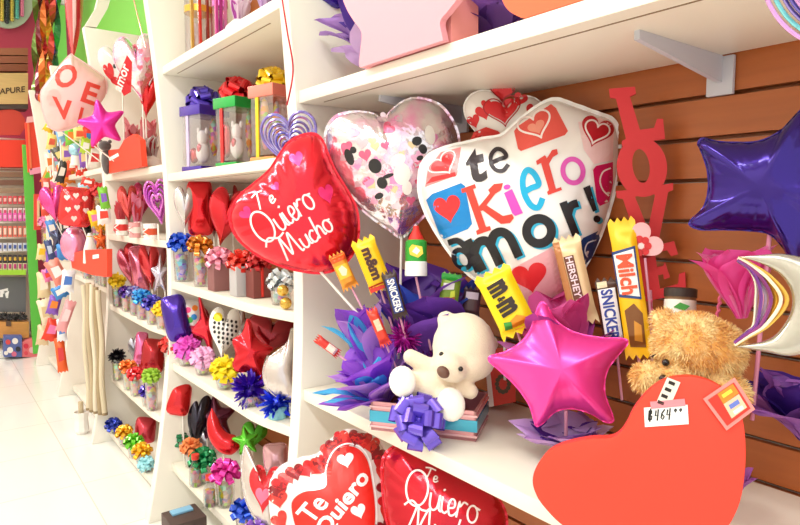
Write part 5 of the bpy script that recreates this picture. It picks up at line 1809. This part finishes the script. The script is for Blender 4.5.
# the rack itself
xr = P(28, 200, Y=YE).x
rk = thing('end_rack', 'pale rack with shelf boards across the far end of the aisle', 'rack', (xr - .4, YE + .2, 0))
mk('back_panel', box(0, .18, .75, .86, .02, 1.5), mat('#d8cfc0'), rk, False)
mk('plinth', box(-.0, -.0, .032, .95, .46, .06), mat('#f4f0e4'), rk, True, .004)
for yy in (136, 168, 205, 222, 238, 252, 272, 340):
    zz = P(10, yy, Y=YE).z
    mk('shelf', box(0, .06, zz - .006, .84, .2, .012), mat('#efe7d8' if yy < 270 else '#c9c2b4'), rk, False)
mk('side_post', box(.41, .0, .75, .02, .04, 1.5), mat('#b8b4ac'), rk, False)
rt, c0, lo = slab('oval_display', 'oval board of bead strings on the red far wall', 'display board', shape(ROUND, 9, 4, 48, 48), 5.9, .03, '#b9c9b0')
for i, (x, c) in enumerate(((-8, '#c8a83a'), (-3, '#4a5a3a'), (2, '#d8c04a'), (7, '#2c3a3a'), (12, '#c8b84a'), (17, '#5ab8a8'), (22, '#e07a9a'))):
    a, b = P(x, -14, Y=5.88), P(x, 22 - abs(i - 3) * 2.4, Y=5.88)
    n = 14
    mk('bead_string', join(*[ball((a + (b - a) * (k / n)) - V((c0.x, 5.9, lo)), .016, nu=8, nv=6) for k in range(n + 1)]), mat(c, 'ribbon'), rt)
for i, y in enumerate((48, 56, 64)):
    slab('wooden_slat_box', ('topmost', 'middle', 'lowest')[i] + ' of the three brown slat boxes stacked on the tan wooden crate', 'box', rect(-12, y, 28, y + 7), YE + .02, .16, ('#a8664a', '#9c5a42', '#8f5038')[i], 'wood', 'brown slat boxes')
rt, c0, lo = slab('wooden_crate', 'tan wooden crate with dark printed word on the far end rack', 'crate', rect(-12, 73, 28, 104), YE, .2, '#d8b478', 'wood', None, [])
fr = Frame(P(8, 90, Y=YE - .002), n=(0, -1, 0))
d_ = decal('lettering', text_px('CAPURE', (-6, 95), (31, -3), (0, -6), .02), fr, None, mat('#4a3420'), None, .001)
d_.matrix_world = fr.M
d_.parent = rt
d_.matrix_parent_inverse = Matrix.Translation(V((c0.x, YE, lo))).inverted()
slab('dark_gap', 'dark strip for the shaded gap under the tan wooden crate', 'tray', rect(-12, 104, 28, 109), YE + .01, .18, '#4a3a34')  # dark slab stands in for the shade in the gap below the crate
slab('heart_board', 'dull red heart board on the far end rack below the crate', 'heart board', [(-10, 112), (2, 110), (12, 109), (20, 112), (25, 119), (25, 128), (20, 135), (-10, 135)], YE + .02, .03, '#c8402f')
slab('gift_carton', 'wide red carton on the far end rack under the dull red heart', 'box', rect(-12, 140, 25, 167), YE, .16, '#e83a22', 'plain', None, [])
rt, c0, lo = slab('hanging_gift_bag', 'tall red gift bag with pink edges hanging at the end of the aisle', 'gift bag', [(26, 122), (42, 119), (50, 168), (29, 172)], 5.2, .08, '#e8462c', 'paper', None, [('edge_band', [(27, 117), (42, 115), (43, 121), (26, 123)], '#f4b8b8', 'paper'), ('edge_band', [(29, 169), (50, 165), (51, 171), (30, 175)], '#f2a0b8', 'paper'), ('fold', [(27, 123), (29, 123), (32, 170), (30, 170)], '#f07a4c', 'paper')])
for i, y in enumerate((172, 180, 188)):
    slab('wooden_slat', ('topmost', 'middle', 'lowest')[i] + ' brown wooden slat below the wide red carton', 'tray', rect(-12, y, 27, y + 5), YE + .01, .1, ('#8f6a54', '#7a5444', '#a08870')[i], 'wood', 'brown wooden slats of the far rack')  # brown slats of the rack, each a thin slab
rows = [(196, 204, '#d8505a', 'red packet', '#f4c8c0'), (208, 216, '#f4e0e4', 'white packet', '#d85a7a'), (213, 221, '#f06ac0', 'magenta packet', '#f8b8e0'), (226, 237, '#e87a6a', 'coral packet', '#f8e0d0'), (243, 251, '#dfe4f0', 'pale blue packet', '#4a5fa8'), (255, 263, '#3a3a44', 'black packet', '#e0b84a'), (262, 271, '#e6e0b8', 'yellowish packet', '#b83a7a')]
for r_, (y0, y1, c, nm, c2) in enumerate(rows):
    for i in range(6):
        x = -2 + i * 5
        slab('small_packet', nm + ' in a row of alike on the far end rack', 'packet', rect(x, y0, x + 4, y1), YE - .03 - .02 * (r_ == 2), .03, c, 'print', nm + 's of the far end rack', [('label_patch', rect(x + .8, y0 + 2, x + 3.2, y1 - 2.5), c2, 'print')])
slab('green_tray', 'lime green tray under the packets of the far end rack', 'tray', rect(-12, 270, 26, 275), YE - .04, .14, '#a4d83a')
rt, c0, lo = slab('slate_board', 'dark grey board with white scribble on the far end rack', 'board', rect(-12, 277, 26, 312), YE + .03, .02, '#6a6c70', 'plain', None, [('scribble', [(0, 290), (8, 288), (8, 291), (3, 294), (3, 297), (0, 297)], '#f0f0f0', 'plain'), ('scribble', [(4, 291), (9, 291), (8, 298), (6, 298)], '#f0f0f0', 'plain')])
for i, x in enumerate((3, 12, 21)):
    p = P(x, 318, Y=YE + .0)
    tag(mk('black_tuft', mv(pom_geo(.05, 90, 90 + i, .1), *p), mat('#2a2626', 'plush'), None, False), ('leftmost', 'middle', 'rightmost')[i] + ' of the three black tufts on the tan carton', 'tuft', 'black tufts of the far rack')
slab('tan_carton', 'tan open carton under the black tufts', 'box', rect(-12, 322, 29, 338), YE - .05, .2, '#d89a52', 'wood', None, [('clasp', rect(6, 321, 11, 326), '#5a4434', 'plain')])
rt, c0, lo = slab('gift_bag', 'blue and white patterned bag on the white plinth at the far end', 'gift bag', rect(4, 336, 22, 357), YE - .12, .1, '#5a6aa8', 'paper', None, [('pattern_spot', shape(ROUND, x, y, w, w), h, 'plain') for x, y, w, h in ((8, 342, 5, '#d84a4a'), (15, 341, 6, '#f0ece8'), (10, 350, 6, '#f0ece8'), (18, 349, 5, '#2c2c3a'), (6, 353, 4, '#f0ece8'), (14, 354, 5, '#d86a8a'))])
slab('gift_bag', 'pink and red bag beside the blue patterned one on the plinth', 'gift bag', [(21, 342), (33, 339), (38, 346), (38, 357), (22, 357)], YE - .11, .1, '#ec7a80', 'paper', None, [('pattern_spot', shape(ROUND, x, y, w, w), h, 'plain') for x, y, w, h in ((26, 346, 5, '#d8304a'), (32, 350, 6, '#f4b8c0'), (26, 353, 4, '#e04a5a'))])
slab('dark_pot', 'small black pot behind the pink and red bag', 'pot', rect(31, 322, 39, 332), YE - .06, .05, '#2c2a2a', 'plain', None, [('rim', rect(30.5, 322, 39.5, 324), '#4a4646', 'plain')])
slab('red_frame', 'red framed card beside the green post', 'card', rect(34, 194, 47, 230), 5.15, .02, '#e2483a', 'paper', None, [('panel', rect(37, 199, 45, 226), '#efc8a0', 'paper'), ('stripe', rect(39.5, 203, 41.5, 222), '#d83a2c', 'paper')])
# streamers and long balloons up at the far corner
for i, (x0, x1, y1, c) in enumerate(((36, 34, 92, '#7a9a4a'), (40, 38, 96, '#8a3a4a'), (44, 41, 98, '#e0722c'), (48, 44, 86, '#c8303a'), (51, 47, 80, '#f0c03a'), (54, 50, 66, '#d8483a'), (57, 53, 84, '#5a4a9a'), (60, 55, 78, '#4aa86a'))):
    Y = 5.0 - .04 * (i % 3)
    a, b = P(x0, -30, Y=Y), P(x1, y1, Y=Y)
    a = a + (a - b) * ((2.828 - a.z) / max(.01, a.z - b.z))
    n = 18
    pts = [a + (b - a) * (k / n) for k in range(n + 1)]
    vs, fs = [], []
    for k, q in enumerate(pts):
        tw = k * .5 + i
        w = V((math.cos(tw), math.sin(tw), 0)) * .02
        vs += [q - w, q + w, q - w + V((.003, .003, 0)), q + w + V((.003, .003, 0))]
    for k in range(n):
        fs += [(4 * k, 4 * k + 1, 4 * k + 5, 4 * k + 4), (4 * k + 2, 4 * k + 6, 4 * k + 7, 4 * k + 3)]
    rt = thing('hanging_streamer', ('moss green', 'wine red', 'orange', 'crimson', 'yellow', 'brick red', 'violet', 'sea green')[i] + ' streamer hanging at the far corner above the red bag', 'streamer', b, 'streamers at the far corner')
    mk('ribbon', ([v - b for v in vs], fs), mat(c, 'ribbon'), rt, False)
    mk('tip', ball((0, 0, 0), .02, .02, .035, nu=8, nv=6), mat(c, 'ribbon'), rt)
fr = Frame(P(74, 20, X=.62))
rt = thing('hanging_balloon', 'long red and pink pointed foil balloon hanging above the white square balloon', 'balloon', fr.M)
o = [(66, -40), (82, -40), (83, 0), (80, 30), (73, 56), (68, 30), (65, 0)]
uv = [fr.uv(*q) for q in spline(o, 84)]
dm = Dome(uv, fr.uv(74, 5), .035)
mk('foil_body', dm.mesh(10, .03), mat('#e06a6c', 'foil'), rt, 60)
decal('stripe', poly2d([(72, -25), (76, -25), (76, 25), (73, 45)]), fr, dm.h, mat('#f2c8c8', 'print'), rt)
decal('stripe', poly2d([(78, -20), (81, -20), (80, 15), (77, 30)]), fr, dm.h, mat('#c8283a', 'print'), rt)
stick(rt, fr.I, P(74, -38, X=.62), V((P(74, -38, X=.62).x, P(74, -38, X=.62).y, 2.828)), .003, '#e8d8c8', 'cord')
wrapb('violet and blue tissue bundle beside the long red hanging balloon', 61, .70, 1.3, 8, 96, '#6a5fb0', '#8ab0d8', 92)

# curved moulding over the far panel, hanging strings
fm = [(85, 26), (96, 8), (101, -12), (114, -12), (108, 8), (97, 27)]
q = [P(x, y, Y=YP[2] - .003) for x, y in fm]
vs, fs = prism([(p.x, p.z) for p in q], 0, .045)
off = V((0.8, YP[2], 0))
mk('curved_moulding', ([V((v.x, YP[2] + v.z, v.y)) - off for v in vs], fs), CREAM, UNITS[2], False)
for pts, X, c, lb in (([(128, -30), (134, 0), (140, 25), (146, 48)], .63, '#e8a08a', 'thin salmon string hanging above the silver white heart balloon'), ([(279, -20), (287, 30), (293, 70), (287, 105)], .64, '#d83a4a', 'thin red string hanging along the panel edge above the lilac ring heart')):
    w = [P(x, y, X=X) for x, y in spline(pts, 24, False)]
    w = [V((w[0].x, w[0].y, 2.828))] + w
    tag(mk('hanging_string', tube(w, .0022, 6), mat(c, 'ribbon')), lb, 'string')
# the crowd of little packs further down
CN = {'#f2c21f': 'yellow', '#e8402c': 'scarlet', '#3f8ad0': 'blue', '#f4f0ea': 'white', '#ee7ab0': 'pink', '#f4d8a0': 'straw coloured', '#7ac23a': 'green', '#f08a2c': 'orange', '#8a5ac0': 'violet', '#a8d8ec': 'pale blue'}
spots = [(50, 126, 'left beside the blue pouch under the square balloon'), (66, 126, 'between the blue pouch and the square balloon'), (72, 136, 'above the globe sweet'), (66, 144, 'left of the globe sweet'), (54, 150, 'above the black striped pouch'), (68, 154, 'under the globe sweet on its left'), (84, 158, 'beside the striped pouch on the upper far shelf'),
         (90, 138, 'between the fuchsia star and the lime pouch'), (57, 164, 'left of the orange carton'), (48, 176, 'beside the tall red bag at the foot of the cluster'), (81, 166, 'at the right of the orange carton'), (48, 192, 'above the fuchsia patterned balloon'), (60, 188, 'between the fuchsia balloon and the upper far shelf'), (95, 218, 'under the yellow puff of the middle far level'), (104, 215, 'close to the panel on the middle far level'),
         (104, 198, 'close to the panel below the coral board'), (84, 190, 'above the red patterned square balloon'), (64, 252, 'left under the pale pink balloon'), (84, 262, 'above the coral red board'), (52, 262, 'left of the hanging red and white pouch'), (60, 292, 'below the hanging red and white pouch'), (42, 252, 'next to the green post by the dark blue pouch'), (54, 305, 'right of the cream straw pouch'), (52, 330, 'above the lowest straw pouch'), (48, 275, 'above the pale straw pouch')]
for i, (px, py, where) in enumerate(spots):
    c = list(CN)[(i * 3 + i // 10) % 10]
    pouch(CN[c] + ' little pack ' + where, px, py, 9 + i % 3 * 2, 13 + i % 4 * 3, .66 if py < 180 else .62, None, c, list(CN)[(i * 7 + 3) % 10], R.uniform(-30, 30), 'sweet_pack')

# second rows behind
for lb, u, px, py, w, h, X, c, zs, rot in (
        ('dark red foil heart at the back of the third shelf between two red balloons', HEART, 214, 214, 26, 42, .88, '#8a1a24', Z23, 0),
        ('crimson foil star at the back of the third shelf', STAR, 238, 206, 26, 36, .92, '#c02a34', Z23, 10),
        ('wine red balloon behind the violet and flower print balloons', HEART, 196, 330, 26, 40, .78, '#a01f3a', Z24, 6),
        ('silver foil star behind the dotted balloon', STAR, 240, 328, 26, 40, .88, '#cfc8cc', Z24, -8),
        ('wine coloured foil star behind the red crescent moon', STAR, 216, 418, 36, 40, .84, '#6a2a4a', Z25, 6),
        ('lime foil heart behind the bright green star', HEART, 254, 436, 22, 24, .86, '#4fae2c', Z25, -8),
        ('silver foil heart behind the black balloon', HEART, 206, 440, 26, 40, .80, '#b9b4ba', Z25, 8),
        ('coral foil heart at the back of the second level', HEART, 128, 205, 18, 34, .84, '#e85a5a', Z32, 4),
        ('dark pink foil heart at the back of the second level', HEART, 142, 202, 18, 34, .86, '#d84a80', Z32, -4),
        ('crimson foil heart at the back of the third level', HEART, 136, 262, 22, 34, .86, '#c8303c', Z33, 0),
        ('pale pink foil heart at the back of the third level', HEART, 156, 262, 20, 34, .86, '#e8a0b4', Z33, 4),
        ('silver foil heart at the back of the fourth level', HEART, 134, 346, 20, 28, .86, '#c8c4d0', Z34, 0),
        ('red foil star at the back of the fourth level', STAR, 146, 362, 26, 34, .86, '#d0303a', Z34, 0),
        ('rusty red foil heart at the back of the bottom level', HEART, 128, 424, 20, 26, .86, '#b8482c', Z35, 0),
        ('wine foil star at the back of the bottom level', STAR, 140, 430, 22, 30, .84, '#8a2a3a', Z35, 0)):
    fb(lb, u, px, py, w, h, X, c, zs, rot, group=F2 if px > 165 else F3)
# ------------------------------------------------------------------ light
w = bpy.data.worlds.new('world')
SC.world = w
w.use_nodes = True
w.node_tree.nodes['Background'].inputs[0].default_value = (1, 1, 1, 1)
w.node_tree.nodes['Background'].inputs[1].default_value = .85


def area(name, loc, sx, sy, e, rot=(0, 0, 0), c=(1, .985, .955)):
    l = bpy.data.lights.new(name, 'AREA')
    l.shape = 'RECTANGLE'
    l.size, l.size_y = sx, sy
    l.energy = e
    l.color = c
    o = bpy.data.objects.new(name, l)
    COL.objects.link(o)
    o.location = loc
    o.rotation_euler = rot
    return o


for i, y in enumerate((-1.0, .6, 2.2, 3.8, 5.2)):
    t = thing('ceiling_light', 'white fluorescent ceiling panel over the aisle', 'lamp', (-.75, y, 2.795), 'ceiling lights above the aisle')
    mk('housing', box(0, 0, .005, .34, 1.24, .02), mat('#f4f4f0'), t, False)
    area('fluorescent_lamp', (-.75, y, 2.775), .3, 1.2, 19)
vs = SC.view_settings
vs.view_transform = 'Standard'
vs.look = 'None'
vs.gamma = 1
vs.exposure = .55
vs.use_curve_mapping = False
SC.cycles.max_bounces = 8
SC.cycles.transparent_max_bounces = 12
SC.cycles.use_denoising = True
SC.cycles.sample_clamp_indirect = 6
